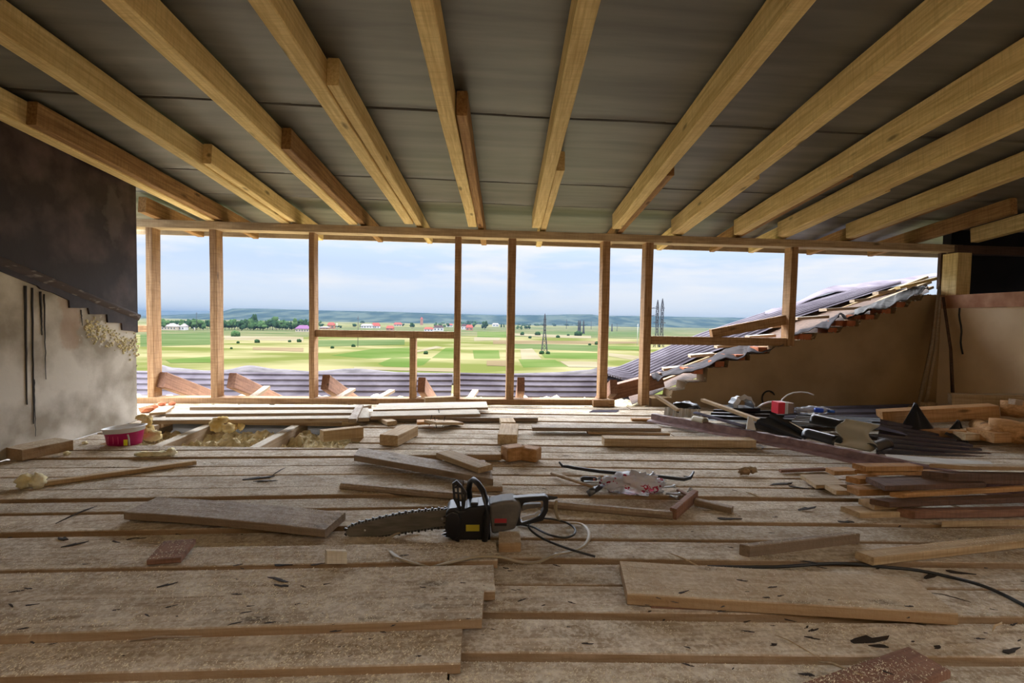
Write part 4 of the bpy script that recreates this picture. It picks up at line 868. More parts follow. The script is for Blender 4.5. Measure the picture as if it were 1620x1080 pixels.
# tan backed panel, wavy
a, b, c, d_ = W(1323, 704, 3.0), W(1376, 714, 2.95), W(1333, 661, 3.1), W(1386, 671, 3.05); P = []
for i in range(17):
    v = i/16; P.append([a.lerp(b, j/6).lerp(c.lerp(d_, j/6), v)+Vector((.018*math.sin(v*9), -.03*math.sin(v*7), 0)) for j in range(7)])
o = MB().grid(P).build('tan_panel', M_MTAN); md = o.modifiers.new('s', 'SOLIDIFY'); md.thickness = .003; tag(o, 'wavy panel standing up with its tan back to the viewer', 'metal sheet')
def gutter(name, label, A, B, r, m_, a0=-.1, a1=PI+.1, cat='gutter', flat=1.0):
    A, B = Vector(A), Vector(B); t = (B-A).normalized(); s_ = t.cross(Vector((0, 0, 1))).normalized(); u_ = s_.cross(t).normalized(); P = []
    for i in range(9): P.append([A.lerp(B, i/8)+s_*math.cos(a0+(a1-a0)*j/10)*r+u_*math.sin(a0+(a1-a0)*j/10)*r*flat for j in range(11)])
    o = MB().grid(P).build(name, m_); md = o.modifiers.new('s', 'SOLIDIFY'); md.thickness = .003; return tag(o, label, cat)
gutter('gutter_piece', 'black half round gutter piece, upper one left of the tan panel', W(1284, 666, 3.35), W(1332, 677, 3.2), .055, M_MBLK)
gutter('gutter_piece', 'black half round gutter piece, lower one left of the tan panel', W(1274, 688, 3.2), W(1326, 702, 3.0), .05, M_MBLK)
gutter('gutter_piece', 'short black gutter end at the foot of the tan panel', W(1374, 712, 2.95), W(1402, 703, 3.1), .045, M_MBLK)
# long brown angle flashing over the pile
A = fl(1030, 664, .02); B = W(1700, 806, 1.98)
t = (B-A).normalized(); s_ = t.cross(Vector((0, 0, 1))).normalized(); P = []
for i in range(41):
    u = i/40; q = A.lerp(B, u)+Vector((0, 0, .02*math.sin(PI*u)+.004*noise.noise(Vector((i*.6, 0, 0)))))
    P.append([q+s_*.055+Vector((0, 0, -.012)), q+s_*.05+Vector((0, 0, .0)), q+Vector((0, 0, .006)), q-s_*.004+Vector((0, 0, .05)), q-s_*.02+Vector((0, 0, .054+.003*(i % 2)))])
o = MB().grid(P, smooth=False).build('long_flashing', M_BROWN); md = o.modifiers.new('s', 'SOLIDIFY'); md.thickness = .003
tag(o, 'long brown metal flashing running over the pile to the right edge', 'flashing')
gutter('metal_strip', 'lilac channel strip lying above the long brown flashing', W(1100, 653, 3.75), W(1186, 677, 3.3), .03, M_METAL, cat='metal strip', flat=.4)
q = W(1188, 672, 3.28)
tag(MB().prism([(-.03, -.03), (.04, -.04), (.01, .05), (-.02, .06)], 0, .01).build('folded_tab', M_MGREY), 'pale folded metal tab at the end of the lilac channel', 'metal scrap'); bpy.data.objects['folded_tab'].location = q
# curled faceted flashing
q = W(1177, 645, 4.0); pr = []; n = 11; P = []
for i in range(n):
    a = PI*i/(n-1); k = 1 if i % 2 else .9
    P.append([Vector((math.cos(a)*.105*k, 0, math.sin(a)*.12*k)), Vector((math.cos(a)*.08*k, -.03, math.sin(a)*.085*k)), Vector((math.cos(a)*.085*k, .12, math.sin(a)*.09*k))])
e = empty('curled_flashing', q+Vector((0, 0, .0)), 'pale crimped flashing curled into an arch, by the brown wall', 'flashing')
o = MB().grid([r_[:2] for r_ in P], smooth=False).build('crimped_edge', M_MGREY, e); md = o.modifiers.new('s', 'SOLIDIFY'); md.thickness = .003
o = MB().grid([r_[1:] for r_ in P], smooth=False).build('dark_inside', M_MBLK, e); md = o.modifiers.new('s', 'SOLIDIFY'); md.thickness = .003
MB().box((.0, .05, -.012), (.26, .16, .03)).build('base_fold', M_MBLK, e)
M_WHT = mat('white_plastic', (.62, .62, .62), .5)
Y = 3.9
tag(MB().tube([W(1199, 644, Y), W(1207, 639, Y), W(1216, 636, Y), W(1224, 635, Y)], .014, 6, flat=.5).build('white_strip', M_WHT), 'short white plastic strip bending up beside the red carton', 'strip')
tag(MB().tube([W(1234, 652, Y), W(1237, 632, Y), W(1245, 625, Y), W(1255, 621, Y), W(1267, 620, Y), (W(1278, 621, Y)), W(1287, 624.5, Y)], .006, 6).build('white_wire', M_WHT), 'thin white wire arching up behind the red carton', 'wire')
e = empty('red_carton', W(1238, 653, 3.75), 'small red and white carton standing on the metal sheets', 'carton')
s = 3.75/F
MB().box((-8*s, 0, 9.5*s), (12*s, .09, 19*s)).build('red_side', mat('red_card', (.62, .01, .03), .5), e); MB().box((.5*s, 0, 9.5*s), (5.5*s, .09, 19*s)).build('white_band', M_WHT, e)
MB().box((9*s, .01, 9*s), (11.6*s, .085, 17*s)).build('brown_side', mat('brown_card', (.25, .17, .13), .7), e)
# clear bag with a blue cap
M_FILM = mat('clear_film', (.8, .8, .84), .25); _b = M_FILM.node_tree.nodes['Principled BSDF']; _b.inputs['Transmission Weight'].default_value = .7; _b.inputs['IOR'].default_value = 1.1
e = empty('clear_bag', W(1286, 652, 3.7), 'clear plastic bag with a blue cap lying right of the red carton', 'bag')
MB().blob((0, 0, .018), (.14, .06, .03), 3, .6, 3, 4).build('film', M_FILM, e); MB().tube([(-.03, -.06, .03), (.03, -.07, .028)], .018, 10).build('blue_cap', mat('blue_plastic', (.02, .08, .55), .4), e); MB().tube([(.09, -.05, .02), (.14, -.05, .015)], .012, 8).build('blue_label', mat('blue_label', (.03, .12, .5), .4), e)
# black bag in a ribbed pale box
e = empty('black_bag', W(1087, 656, 3.95), 'shiny black crumpled bag lying in the ribbed pale tray', 'bag'); MB().blob((0, .05, .045), (.12, .09, .055), 3, .45, 2.5, 8).build('film', M_MBLK, e)
for k in range(5): MB().box((.045+k*.011, -.045, .045+(k % 2)*.003), (.006, .003, .022)).build('print', M_WHT, e) if k < 4 else None
quad_ribs('ribbed_tray', 'ribbed pale metal tray side at the left of the metal pile', W(1052, 644, 4.0), W(1050, 658, 3.98), W(1108, 648, 3.85), W(1107, 662, 3.83), 6, .012, M_MGREY, nseg=3)
gutter('curved_scrap', 'small curved tan scrap under the left end of the lilac channel', W(1098, 664, 3.7), W(1116, 668, 3.6), .035, M_MTAN, cat='metal scrap')
stick('stick', 'thin square stick leaning over the ribbed pale tray', 'stick', W(1035, 628, 4.1), W(1070, 651, 3.85), .035, .022, M_PLK)
stick('stick', 'yellow topped stick resting across the metal pile', 'stick', W(1108, 635, 4.0), W(1198, 668, 3.45), .045, .025, M_PLK)
stick('stick', 'short pale stick poking out between the black gutter pieces', 'stick', W(1240, 671, 3.5), W(1274, 688, 3.3), .05, .02, M_PLK)
P = [[W(1188+45*i/12, 700+14*i/12+ (6*math.sin(i*1.1) if j else 0)+j*4, 3.2-.01*j)+Vector((0, 0, .01*noise.noise(Vector((i, j, 0))))) for j in range(5)] for i in range(13)]
o = MB().grid(P).build('clear_film', M_FILM); md = o.modifiers.new('s', 'SOLIDIFY'); md.thickness = .001; tag(o, 'scrap of clear film hanging below the long brown flashing', 'film')
# ------------------------------------------------------------------ rubble bricks at the far left
for k, (px_, py_, sz, lab) in enumerate(((232, 653, .1, 'broken brick lying at the end of the left wall'), (243, 647, .08, 'small brick piece behind the broken brick'), (256, 642, .07, 'flat brick chip by the sill'), (273, 641, .06, 'brick chip right of the flat one'), (250, 651, .06, 'brick crumb in front of the flat chip'))):
    b_ = MB().blob((0, 0, sz*.3), (sz*.6, sz*.5, sz*.35), 1, .5, 2, k, smooth=False).build('brick_piece', M_BRICK); b_.location = fl(px_, py_); b_.rotation_euler = (0, 0, k); tag(b_, lab, 'brick')
# ------------------------------------------------------------------ foam
def foam(lab, px_, py_, parts, m_, z=0.004, name='foam_chunk'):
    q = fl(px_, py_, z); mb = MB()
    for i, (dx, dy, dz, rx, ry, rz_) in enumerate(parts): mb.blob((dx, dy, dz), (rx, ry, rz_), 3, .5, 2.6, i+px_)
    o = mb.build(name, m_); o.location = q; return tag(o, lab, 'foam')
foam('lump of cream foam on the left end of the long thin stick', 48, 771, [(-.02, 0, .03, .04, .03, .033), (.035, 0, .03, .03, .03, .035)], M_FOAMW)
foam('tall drippy yellow foam beside the magenta tub', 238, 697, [(-.03, .02, .05, .04, .04, .05), (.02, 0, .035, .055, .04, .035), (-.04, .03, .12, .03, .03, .05), (-.07, .03, .155, .04, .03, .02)], M_FOAM, -.01)
foam('flat cream foam tongue lying in front of the tub', 245, 722, [(-.05, 0, .014, .06, .025, .016), (.03, 0, .016, .05, .025, .018), (.075, .02, .02, .03, .03, .022)], M_FOAMW)
foam('yellow foam clump perched on the left joist of the opening', 350, 683, [(-.03, 0, .05, .05, .04, .05), (.05, 0, .03, .05, .04, .03), (0, .02, .09, .04, .03, .025)], M_FOAM, -.02)
foam('curled yellow foam between the joists', 374, 682, [(-.03, 0, .03, .035, .03, .03), (.035, 0, .04, .02, .03, .035)], M_FOAM, -.04)
foam('foam crumb beside the timber offcut', 106, 720, [(0, 0, .012, .018, .015, .013)], M_FOAMW); foam('foam crumb between the offcut and the tub', 134, 703, [(0, 0, .01, .016, .012, .011)], M_FOAMW)
foam('pale crumpled wood chip right of the bolts bag', 1178, 750, [(0, 0, .02, .035, .02, .022), (.04, .0, .025, .03, .02, .018)], M_PLKD)
# ------------------------------------------------------------------ the tub
e = empty('paint_tub', fl(197, 703), 'magenta plastic tub with a white rim, standing by the left wall', 'tub')
def loop(rx, ry, z, n=40, p=2.6):
    out = []
    for i in range(n):
        a = 2*PI*i/n; c, s = math.cos(a), math.sin(a); out.append((rx*abs(c)**(2/p)*(1 if c >= 0 else -1), ry*abs(s)**(2/p)*(1 if s >= 0 else -1), z+.010*math.cos(a)*(z > .07)))
    return out
def loft(loops, mb=None, mi=0):
    mb = mb or MB(); n = len(loops[0]); vs = [p for l_ in loops for p in l_]
    fs = [(i*n+j, i*n+(j+1) % n, (i+1)*n+(j+1) % n, (i+1)*n+j) for i in range(len(loops)-1) for j in range(n)]; return mb.add(vs, fs, mi, True)
b_ = loft([loop(.001, .001, .004), loop(.09, .062, .004), loop(.095, .066, .01), loop(.102, .072, .06), loop(.107, .076, .088)]); b_.build('tub_body', mat('magenta_plastic', (.42, .005, .11), .3), e)
b_ = loft([loop(.107, .076, .086), loop(.112, .08, .088), loop(.114, .082, .108), loop(.122, .09, .112), loop(.124, .092, .118), loop(.118, .086, .120), loop(.108, .077, .114), loop(.088, .060, .03)]); b_.build('tub_rim', mat('white_tub_plastic', (.72, .73, .74), .4), e)
loft([loop(.103, .073, .07), loop(.001, .001, .07)]).build('tub_contents', mat('blue_grey_liquid', (.22, .28, .36), .15), e)
MB().box((.052, -.0665, .03), (.022, .004, .038), Matrix.Rotation(.0, 4, 'Z')).build('yellow_label', mat('yellow_label', (.8, .75, .03), .5), e)
for k in range(3): MB().box((-.05+k*.03, -.071, .045), (.003, .004, .05)).build('print_line', mat('tub_print', (.6, .12, .25), .5) if k == 0 else bpy.data.materials['tub_print'], e)
MB().tube([(.075, -.066, .012), (.077, -.074, .06), (.074, -.078, .085)], .006, 6, flat=.5).build('paint_drip', M_WHT, e)
# ------------------------------------------------------------------ chainsaw
SX = 1.90/F
def cs(px, py): return ((px-740)*SX, (851.5-py)*SX)
def pl(seq): return [cs(*p) for p in seq]
e = empty('chainsaw', W(740, 851.5, 1.90)+Vector((0, 0, .006)), 'grey and black electric chainsaw lying on the boards in the centre', 'chainsaw')
e.rotation_euler = (0, 0, -.02)
M_GPL = noisy('grey_saw_plastic', (.10, .095, .09), (.15, .14, .13), 20, (1, 1, 1), .5, .05, 4)
M_BAR = noisy('bar_steel', (.20, .19, .17), (.30, .28, .25), 12, (1, 1, 6), .35, .03, 4, metal=.7)
bar_top = [(706, 806), (680, 808), (644, 812), (598, 821), (566, 829), (550, 836)]; bar_bot = [(547, 843), (553, 849), (575, 850), (598, 848.5), (644, 841), (706, 832)]
bp = pl(bar_top+bar_bot)
bar = MB().prism(bp, -.003, .003).build('guide_bar', M_BAR, e)
q = cs(577.5, 839); MB().tube([(q[0], -.0036, q[1]), (q[0], -.0028, q[1])], .004, 10).build('bar_hole', M_WHT, bar)
q = cs(699, 821); MB().tube([(q[0], -.006, q[1]), (q[0], -.003, q[1])], .005, 8).build('bar_bolt', M_STEEL, bar)
ch = MB(); pts = [Vector((a, 0, b)) for a, b in bp]; path = []
for i in range(len(pts)-1):
    n = max(1, int((pts[i+1]-pts[i]).length/.0125)); path += [pts[i].lerp(pts[i+1], j/n) for j in range(n)]
path.append(pts[-1]); cen = Vector((sum(p.x for p in pts)/len(pts), 0, sum(p.z for p in pts)/len(pts)))
for i in range(len(path)-1):
    a, b = path[i], path[i+1]; t = (b-a).normalized(); nn = Vector((-t.z, 0, t.x)); nn = nn if nn.dot(a-cen) > 0 or abs(a.x-cen.x) > .1 and (nn.z > 0) == (a.z > cen.z+ (a.x-cen.x)*.13) else -nn
    M = Matrix((t, Vector((0, 1, 0)), nn)).transposed().to_4x4(); M.translation = a
    ch.box((.006, 0, .003), (.011, .008, .007), M)
    if i % 2 == 0: ch.add([(0, -.004, .006), (.009, -.004, .006), (.008, -.004, .0125), (.002, -.004, .010), (0, .004, .006), (.009, .004, .006), (.008, .004, .0125), (.002, .004, .010)], [(0,1,2,3), (7,6,5,4), (0,4,5,1), (1,5,6,2), (2,6,7,3), (3,7,4,0)], 0, False, M)
ch.build('saw_chain', mat('chain_steel', (.10, .10, .095), .4, .8), e)
def bev(o, w_=.006, s=2): md = o.modifiers.new('b', 'BEVEL'); md.width = w_; md.segments = s; md.limit_method = 'ANGLE'; md.angle_limit = .6; return o
bev(MB().prism(pl([(706, 803), (711, 797), (722, 796), (726, 800), (735, 800), (740, 795), (758, 793), (774, 791), (776, 848), (758, 851), (724, 850), (713, 844), (705, 830)]), -.055, .05).build('front_housing', M_BLACK, e), .008, 3)
bev(MB().prism(pl([(706, 808), (716, 800), (726, 803), (729, 815), (727, 840), (718, 846), (709, 838)]), -.063, -.05).build('sprocket_cover', M_BLACK, e), .004)
sp_ = MB()
for (x, y_) in ((705, 838), (702.5, 843), (707, 846)): sp_.prism(pl([(x+7, y_-4), (x-4, y_+1), (x+7, y_+3)]), -.02, -.014)
for (x, y_) in ((704, 803), (702, 815), (702, 825)): sp_.prism(pl([(x+6, y_-3), (x-2, y_), (x+6, y_+3)]), -.02, -.014)
sp_.build('bumper_spike', M_BLACK, e)
bev(MB().prism(pl([(772, 792), (793, 787), (811, 785.5), (822, 790), (824, 800), (821, 812), (818, 822), (815, 832), (778, 840)]), -.048, .045).build('motor_housing', M_GPL, e), .012, 3)
for k in range(5): x, z = cs(783+k*5, 797); MB().box((x, -.0495, z-.002), (.006, .004, .02)).build('vent_slot', M_BLACK, e) if False else None
# rear handle, a closed loop
outer = pl([(811, 786), (835, 784), (863, 782.5), (868.5, 786), (868, 807), (860, 823), (840, 828), (822, 831), (808, 832), (803, 822), (811, 812), (812, 797)])
inner = pl([(829, 794), (840, 792), (859, 790.5), (861, 793), (860.5, 804), (855, 814), (840, 821), (826, 826), (823.5, 824), (823, 817), (824, 808), (826, 800)])
bev(MB().ring(outer, inner, -.018, .018).build('rear_handle', M_BLACK, e), .005, 2)
b_ = MB().prism(pl([(826, 799), (834, 797), (856, 796), (858, 799), (850, 803), (835, 805), (826, 808)]), -.012, .012).build('trigger', M_GPL, e); bev(b_, .003)
bev(MB().prism(pl([(826, 816), (846, 812), (853, 806), (857, 808), (852, 815), (838, 821), (826, 824)]), -.0195, -.010).build('handle_inlay', mat('light_grey_plastic', (.38, .38, .39), .45), e), .003)
x, z = cs(869, 788); MB().tube([(x, 0, z), (x+.008, 0, z), (x+.02, 0, z-.001), (x+.036, 0, z+.001)], [.010, .008, .007, .004], 8).build('cord_grommet', M_RUB, e)
hp = [cs(742, 797), cs(740, 782), cs(742, 769), cs(748, 762), cs(756, 764), cs(764, 772), cs(768, 784), cs(769, 805), cs(769, 830), cs(767, 846)]
hy = [.055, .055, .05, .03, -.01, -.04, -.06, -.07, -.072, -.07]
MB().tube([(p[0], y_, p[1]) for p, y_ in zip(hp, hy)], .0115, 12).build('front_handle', M_BLACK, e)
x, z = cs(764, 849); bev(MB().box((x, -.065, z+.004), (.036, .03, .012)).build('handle_foot', M_BLACK, e), .003)
# hand guard: framed grid
g0, g1, g2, g3 = [Vector((*cs(*p), 0)).xzy for p in ((716, 758), (722, 754.5), (738, 774), (732, 808))]
go = pl([(715, 759), (722, 754), (730, 762), (738, 774), (736, 792), (733, 811), (727, 804), (717, 783)]); gi = pl([(718.5, 763), (722.5, 760), (728.5, 767), (733.6, 776), (732, 790), (730, 800), (728.5, 797), (720.5, 781)])
hg = MB().ring(go, gi, -.012, .0)
for (a, b) in (((716, 766), (731, 764)), ((717, 774), (737, 776)), ((719, 784), (736, 788)), ((725, 796), (734, 799)), ((723, 758), (727, 802)), ((730, 764), (732, 805))):
    hg.tube([(cs(*a)[0], -.006, cs(*a)[1]), (cs(*b)[0], -.006, cs(*b)[1])], .0042, 4)
M_ = Matrix.Translation((0, .0, 0)); o = hg.build('hand_guard', M_BLACK, e); o.location = (0, -.03, 0)
x, z = cs(748, 827); MB().box((x, -.0562, z), (21*SX, .002, 10*SX), Matrix.Rotation(0, 4, 'Y')).build('yellow_label', mat('saw_yellow', (.45, .38, .03), .5), e)
x, z = cs(791.5, 817); MB().box((x, -.0492, z), (19*SX, .002, 6.5*SX)).build('red_label', mat('saw_red', (.35, .03, .04), .5), e)
x, z = cs(791.5, 823.3); MB().box((x, -.0492, z), (19*SX, .002, 3.5*SX)).build('dark_label', M_BLACK, e)
x, z = cs(750, 796); bev(MB().box((x, -.01, z+.006), (.03, .05, .016)).build('oil_cap', M_BLACK, e), .004)
# ------------------------------------------------------------------ hammer, crowbar, bag of bolts
e = empty('hammer', fl(905, 760, .02), 'hammer with a wooden handle beside the bag of bolts', 'hammer'); Q = Vector(e.location)
A, B = fl(873, 748, .014), fl(944, 772, .02); MB().tube([A-Q, A.lerp(B, .3)-Q, A.lerp(B, .7)-Q, B-Q], [.012, .013, .010, .011], 8, flat=.75).build('handle', M_PLKD, e)
A, B = fl(933, 779, .02), fl(956, 767, .022); hd = MB(); hd.tube([A-Q, A.lerp(B, .3)-Q, A.lerp(B, .35)-Q, A.lerp(B, .65)-Q, A.lerp(B, .7)-Q, B-Q], [.021, .021, .017, .018, .014, .007], 4); hd.build('head', mat('hammer_steel', (.12, .12, .125), .35, .6), e)
cb = [(884.5, 737), (890, 738.5), (898, 739), (908, 741), (949, 747), (998, 751), (1046, 755.5), (1082, 759.5), (1092, 757), (1097, 753)]
M_CB = mat('crowbar_steel', (.02, .02, .024), .4, .3)
b_ = MB().tube([fl(x, y_+1.5, .012)+Vector((0, 0, .01+(.02 if i in (0, 9) else 0))) for i, (x, y_) in enumerate(cb)], [.006, .008]+[.0095]*6+[.009, .006], 6)
b_.tube([fl(890, 741, .012)+Vector((0, 0, .012)), fl(885, 735, .02)+Vector((0, 0, .012))], [.006, .003], 5)
tag(b_.build('crowbar', M_CB), 'long black crowbar lying behind the bag of bolts', 'crowbar')
e = empty('screwdriver', fl(930, 757, .02), 'tool with a black grip and steel shaft left of the bag', 'screwdriver'); Q = Vector(e.location)
A, B = fl(919, 758, .018), fl(944, 758, .018); MB().tube([A-Q, A.lerp(B, .1)-Q, A.lerp(B, .9)-Q, B-Q], [.012, .017, .016, .010], 8).build('grip', M_BLACK, e)
MB().box((A.lerp(B, .8)-Q), (.012, .036, .02)).build('grip_band', mat('orange_band', (.35, .10, .05), .5), e)
A, B = fl(924, 762, .018), fl(972, 763, .018); MB().tube([A-Q, B-Q], .006, 8).build('shaft', M_STEEL, e)
M_BAG = mat('printed_film', (.75, .75, .78), .22); t_ = M_BAG.node_tree; b0 = t_.nodes['Principled BSDF']; b0.inputs['Transmission Weight'].default_value = .4; b0.inputs['IOR'].default_value = 1.15
c_ = t_.nodes.new('ShaderNodeTexCoord'); v_ = t_.nodes.new('ShaderNodeTexNoise'); v_.inputs['Scale'].default_value = 16; v_.inputs['Detail'].default_value = 3; t_.links.new(c_.outputs['Object'], v_.inputs['Vector'])
r_ = t_.nodes.new('ShaderNodeValToRGB'); t_.links.new(v_.outputs['Fac'], r_.inputs[0]); c2 = r_.color_ramp; c2.interpolation = 'CONSTANT'; c2.elements[0].color = (.04, .04, .05, 1); c2.elements[1].position = .30; c2.elements[1].color = (.7, .7, .74, 1); k_ = c2.elements.new(.60); k_.color = (.45, .03, .06, 1); k_ = c2.elements.new(.67); k_.color = (.75, .75, .78, 1)
t_.links.new(r_.outputs[0], b0.inputs['Base Color'])
e = empty('bolts_bag', fl(1003, 778), 'crumpled clear bag with red print, holding long steel bolts', 'bag')
bm_ = MB().blob((0, 0, .045), (.145, .07, .05), 4, .55, 3.2, 21); vs = []
for v in bm_.v:
    n_ = abs(noise.noise(Vector(v)*26))*.016; vs.append((v[0]*(1+.0), v[1], max(.002, v[2]-n_+.012*noise.noise(Vector(v)*14))))
bm_.v = vs; bm_.build('film', M_BAG, e); Q = Vector(e.location)
for k, (p0, p1, h0, h1) in enumerate((((976, 762), (995, 749), .04, .075), ((997, 764), (1013, 750), .05, .085), ((1014, 762), (1033, 749), .055, .09), ((1048, 771), (1066, 769), .02, .015), ((946, 757), (949, 756), .012, .03), ((955, 758), (958, 757), .012, .028), ((970, 757), (973, 757), .012, .03), ((1054, 780), (1074, 781), .012, .012), ((1088, 777), (1092, 774), .008, .03), ((1060, 784), (1070, 787), .008, .01))):
    A, B = fl(*p0, h0)-Q, fl(*p1, h1)-Q; 
    if k < 4 or True:
        bb = MB(); bb.tube([A, B], .0045, 6); d = (B-A).normalized(); bb.tube([B, B+d*.007], .0095, 6)
        if k in (0, 1, 2, 3): bb.build('bolt', M_STEEL, e)
        else:
            o = bb.build('loose_bolt', M_STEEL); o.location = Q; tag(o, {4: 'loose bolt standing left of the bag, nearest the black grip', 5: 'loose bolt standing between two others left of the bag', 6: 'loose bolt standing just left of the bag', 7: 'loose bolt lying right of the bag', 8: 'loose bolt by the far end of the reddish stick', 9: 'loose bolt lying low right of the bag'}[k], 'bolt')
# ------------------------------------------------------------------ cables, laid where they touch
bpy.context.view_layer.update(); DG = bpy.context.evaluated_depsgraph_get()
def smooth(p, n=6):
    out = []; p = [Vector(q) for q in p]
    for i in range(len(p)-1):
        a, b, c, d = p[max(i-1, 0)], p[i], p[i+1], p[min(i+2, len(p)-1)]
        for j in range(n):
            t = j/n; out.append(.5*((2*b)+(-a+c)*t+(2*a-5*b+4*c-d)*t*t+(-a+3*b-3*c+d)*t**3))
    return out+[p[-1]]
def down(x, y, z0=.5):
    ok, loc, nrm, idx, ob, _ = SC.ray_cast(DG, Vector((x, y, z0)), Vector((0, 0, -1))); return (loc, ob, nrm) if ok else (Vector((x, y, 0)), None, Vector((0,0,1)))
OKN = ('floor', 'loose_board', 'wood_block', 'offcut')
def on_floor(px, py):
    p = fl(px, py, .015)
    for _ in range(3):
        l_, ob, _n = down(p.x, p.y); z = l_.z if ob and ob.name.split('.')[0] in OKN and -.02 < l_.z < .09 else .012
        p = fl(px, py, z)
    return p
tan = [on_floor(*p)+Vector((0, 0, .011)) for p in ((892, 830), (920, 833), (932, 848), (925, 867), (902, 877), (878, 882), (849.5, 894), (821, 893), (786, 885), (751, 886), (709, 895), (681, 900), (645, 893), (624, 883), (612, 867), (616, 855), (635, 846), (663, 841))]
tan = [W(881, 791, 1.90), W(879, 800, 1.91), W(880, 812, 1.93), W(885, 823, 1.96)]+tan
M_TANC = mat('tan_cable', (.34, .28, .18), .5)
tag(MB().tube(smooth(tan), .0075, 8, flat=.5).build('power_cable', M_TANC), 'flat tan power cable looping around in front of the chainsaw', 'cable')
blk = [on_floor(*p)+Vector((0, 0, .006+.002*i)) for i, p in enumerate(((818, 831), (842, 836), (867, 849), (892, 855), (907.5, 851), (909, 842), (895, 833), (871, 828), (849.5, 829), (837, 838), (839, 848), (856.5, 862), (881, 874), (909, 885), (941, 895)))]
tag(MB().tube(smooth(blk), .0042, 8).build('power_cable', M_RUB), 'round black power cable coiled behind the chainsaw handle', 'cable')
rc = [on_floor(*p)+Vector((0, 0, .006)) for p in ((1120, 899), (1143, 899), (1221, 899), (1263, 897), (1305, 894), (1347, 894), (1397, 899), (1449, 904), (1502, 915), (1548, 927), (1587, 943), (1620, 960), (1700, 1000))]
tag(MB().tube(smooth(rc), .0055, 8).build('power_cable', M_RUB), 'long black cable snaking to the right edge of the floor', 'cable')
# ------------------------------------------------------------------ bark chips, splinters, sawdust
def chip_mesh(seed, elong=1.6):
    rr = random.Random(seed); mb = MB(); n = 9; top = []; bot = []
    for i in range(n):
        a = 2*PI*i/n; r = rr.uniform(.3, 1.0); top.append((math.cos(a)*r*elong, math.sin(a)*r*.6, .16+rr.uniform(0, .22))); bot.append((math.cos(a)*r*elong*.95, math.sin(a)*r*.55, 0))
    vs = top+bot+[(0, 0, .35)]; fs = [(i, (i+1) % n, 2*n) for i in range(n)]+[(i, i+n, (i+1) % n+n, (i+1) % n) for i in range(n)]+[tuple(range(2*n-1, n-1, -1))]
    return mb.add(vs, fs).mesh('chip')
chips = [chip_mesh(i, random.choice((1.3, 1.8, 2.6))) for i in range(7)]
for me in chips: me.materials.append(M_BARK)
special = [(100, 853, 26, 'pair of black slivers on the left boards, upper'), (115, 862, 18, 'small black sliver below the upper pair at left'), (365, 798, 30, 'heap of dark bark behind the warped plank'), (392, 804, 26, 'pale splinter beside the bark heap'), (405, 757, 30, 'black bark cluster left of the long dark board'), (420, 761, 22, 'shiny dark flake in the black bark cluster'), (445, 894, 22, 'black bark flake, upper one left of the white block'), (446, 927, 22, 'flat black bark plate left of the cable loop'), (500, 893, 17, 'black bark flake touching the white block'), (505, 903, 20, 'dark sliver in front of the white block'), (440, 917, 24, 'long black sliver above the flat bark plate'), (262, 926, 16, 'brown bark flake below the reddish offcut'), (183, 857, 12, 'small black flake left of the reddish offcut'),
 (1372, 1013, 40, 'large brown bark plate in front of the big thick board'), (1392, 1022, 26, 'ragged bark flake beside the large brown plate'), (1283, 1009, 14, 'small black flake left of the large bark plate'), (1225, 1020, 18, 'grey brown flake at the left of the splinter'), (1278, 1067, 22, 'dark bark lump at the bottom edge'), (1484, 1024, 20, 'dark bark flake above the reddish brown board'), (1515, 906, 26, 'flat dark bark plate near the right cable'), (1472, 912, 22, 'black bark strips under the right cable'), (1080, 937, 16, 'black flake on the left end of the big thick board'), (1280, 889, 16, 'black flake between grey block and cable'), (1088, 754, 14, 'dark flake by the crowbar tip'), (1235, 766, 26, 'brown bark strip left of the plank pile'), (1260, 771, 22, 'grey bark strip beside the leftmost pile plank'), (1275, 805, 24, 'brown sliver before the leftmost pile plank'), (1340, 826, 22, 'dark sliver in front of the right pile'), (1150, 821, 30, 'dark twisted sliver below the grey grooved stick'), (1598, 1030, 26, 'reddish bark piece at the right edge')]
def put_chip(px, py, wpx, lab, group=None):
    p = on_floor(px, py); s = wpx/F*(p-EYE).length/3.2
    o = bpy.data.objects.new('bark_chip', random.choice(chips)); C.objects.link(o)
    o.location = p+Vector((0, 0, .0005)); o.scale = (s, s*.9, s*.45); o.rotation_euler = (random.uniform(-.05, .05), random.uniform(-.05, .05), random.uniform(-.6, .6)); return tag(o, lab, 'bark chip', group)
for a in special: put_chip(*a)
ns = 0
while ns < 130:
    px_, py_ = random.uniform(0, 1620), random.triangular(725, 1078, 960)
    p = fl(px_, py_, .01); l_, ob, _n = down(p.x, p.y)
    if not ob or ob.name.split('.')[0] not in ('floor', 'loose_board'): continue
    put_chip(px_, py_, random.uniform(4, 11)*(py_-450)/450, 'small dark bark chip scattered on the dusty floorboards', 'small bark chips'); ns += 1
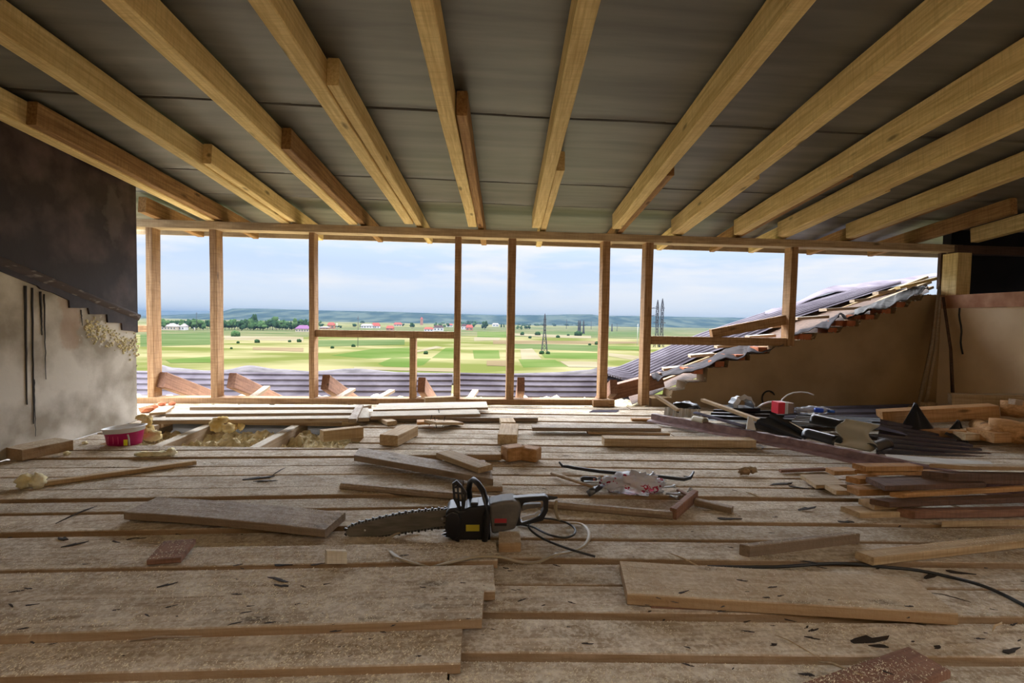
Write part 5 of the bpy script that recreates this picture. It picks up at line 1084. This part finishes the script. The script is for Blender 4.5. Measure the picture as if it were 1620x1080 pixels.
for k, (p0, p1, lab) in enumerate((((88, 829), (154, 801), 'long dark splinter lying at the left edge boards'), ((206, 1016), (320, 1008), 'flat brown splinter between the bottom left boards'), ((1295, 1048), (1365, 1070), 'curved pale splinter at the bottom right'), ((1225, 1005), (1300, 1045), 'thin pale fibre leading to the curved splinter'), ((1058, 875), (1130, 911), 'pale forked sliver behind the big thick board'), ((1470, 939), (1536, 954), 'black bent wire at the right end of the big thick board'), ((40, 1018), (56, 1002), 'white fibre at the far left bottom'), ((1180, 779), (1205, 790), 'pale sliver in the middle right boards'), ((425, 757), (452, 740), 'thin black sliver rising from the bark cluster'), ((1570, 1000), (1585, 985), 'small grey sliver near the right edge'))):
    A, B = on_floor(*p0)+Vector((0, 0, .003)), on_floor(*p1)+Vector((0, 0, .003)); m_ = M_BARK if 'dark' in lab or 'black' in lab else (M_GREY if 'brown' in lab else M_PLK); r = .0035 if 'fibre' not in lab and 'wire' not in lab else .0016
    tag(MB().tube([A, A.lerp(B, .35)+Vector((0, .004, .004)), A.lerp(B, .7)+Vector((0, -.003, .004)), B], [r*.3, r, r, r*.3], 4).build('splinter', m_), lab, 'splinter')
# sawdust
sv, sf = [], []; n_ok = 0; tries = 0
while n_ok < 60000 and tries < 260000:
    tries += 1
    u = random.random(); y = .95+2.7*u**2; x = random.uniform(-1.25*y-.1, 1.25*y+.3)
    d_ = noise.fractal(Vector((x*1.6, y*3.2, 11)), .7, 2.1, 5)
    near_saw = math.exp(-((x+.55)**2/.25+(y-1.75)**2/.06))+math.exp(-((x-.2)**2/.2+(y-1.0)**2/.05))
    if random.random() > max(.05, .38+1.3*d_)+near_saw*.8: continue
    l_, ob, nr = down(x, y)
    if not ob or ob.name.split('.')[0] not in ('floor', 'loose_board', 'wood_block', 'offcut') or nr.z < .7 or l_.z < -.02: continue
    s = random.uniform(.001, .0042)*(1.25 if random.random() < .1 else 1); a = random.uniform(0, PI); c_, s_ = math.cos(a), math.sin(a); w_ = s*random.uniform(.3, .6); h_ = random.uniform(.0008, .003); b = len(sv)
    sv += [(l_.x-c_*s, l_.y-s_*s, l_.z+.0003), (l_.x+s_*w_, l_.y-c_*w_, l_.z+.0003), (l_.x+c_*s, l_.y+s_*s, l_.z+h_*.6), (l_.x, l_.y, l_.z+h_)]
    sf += [(b, b+1, b+3), (b+1, b+2, b+3), (b+2, b, b+3), (b, b+2, b+1)]; n_ok += 1
me = bpy.data.meshes.new('sawdust'); me.from_pydata(sv, [], sf); link('sawdust', me, mat('sawdust', (.76, .68, .50), .95))
tag(bpy.data.objects['sawdust'], 'pale sawdust scattered over the floorboards', 'sawdust', kind='stuff')
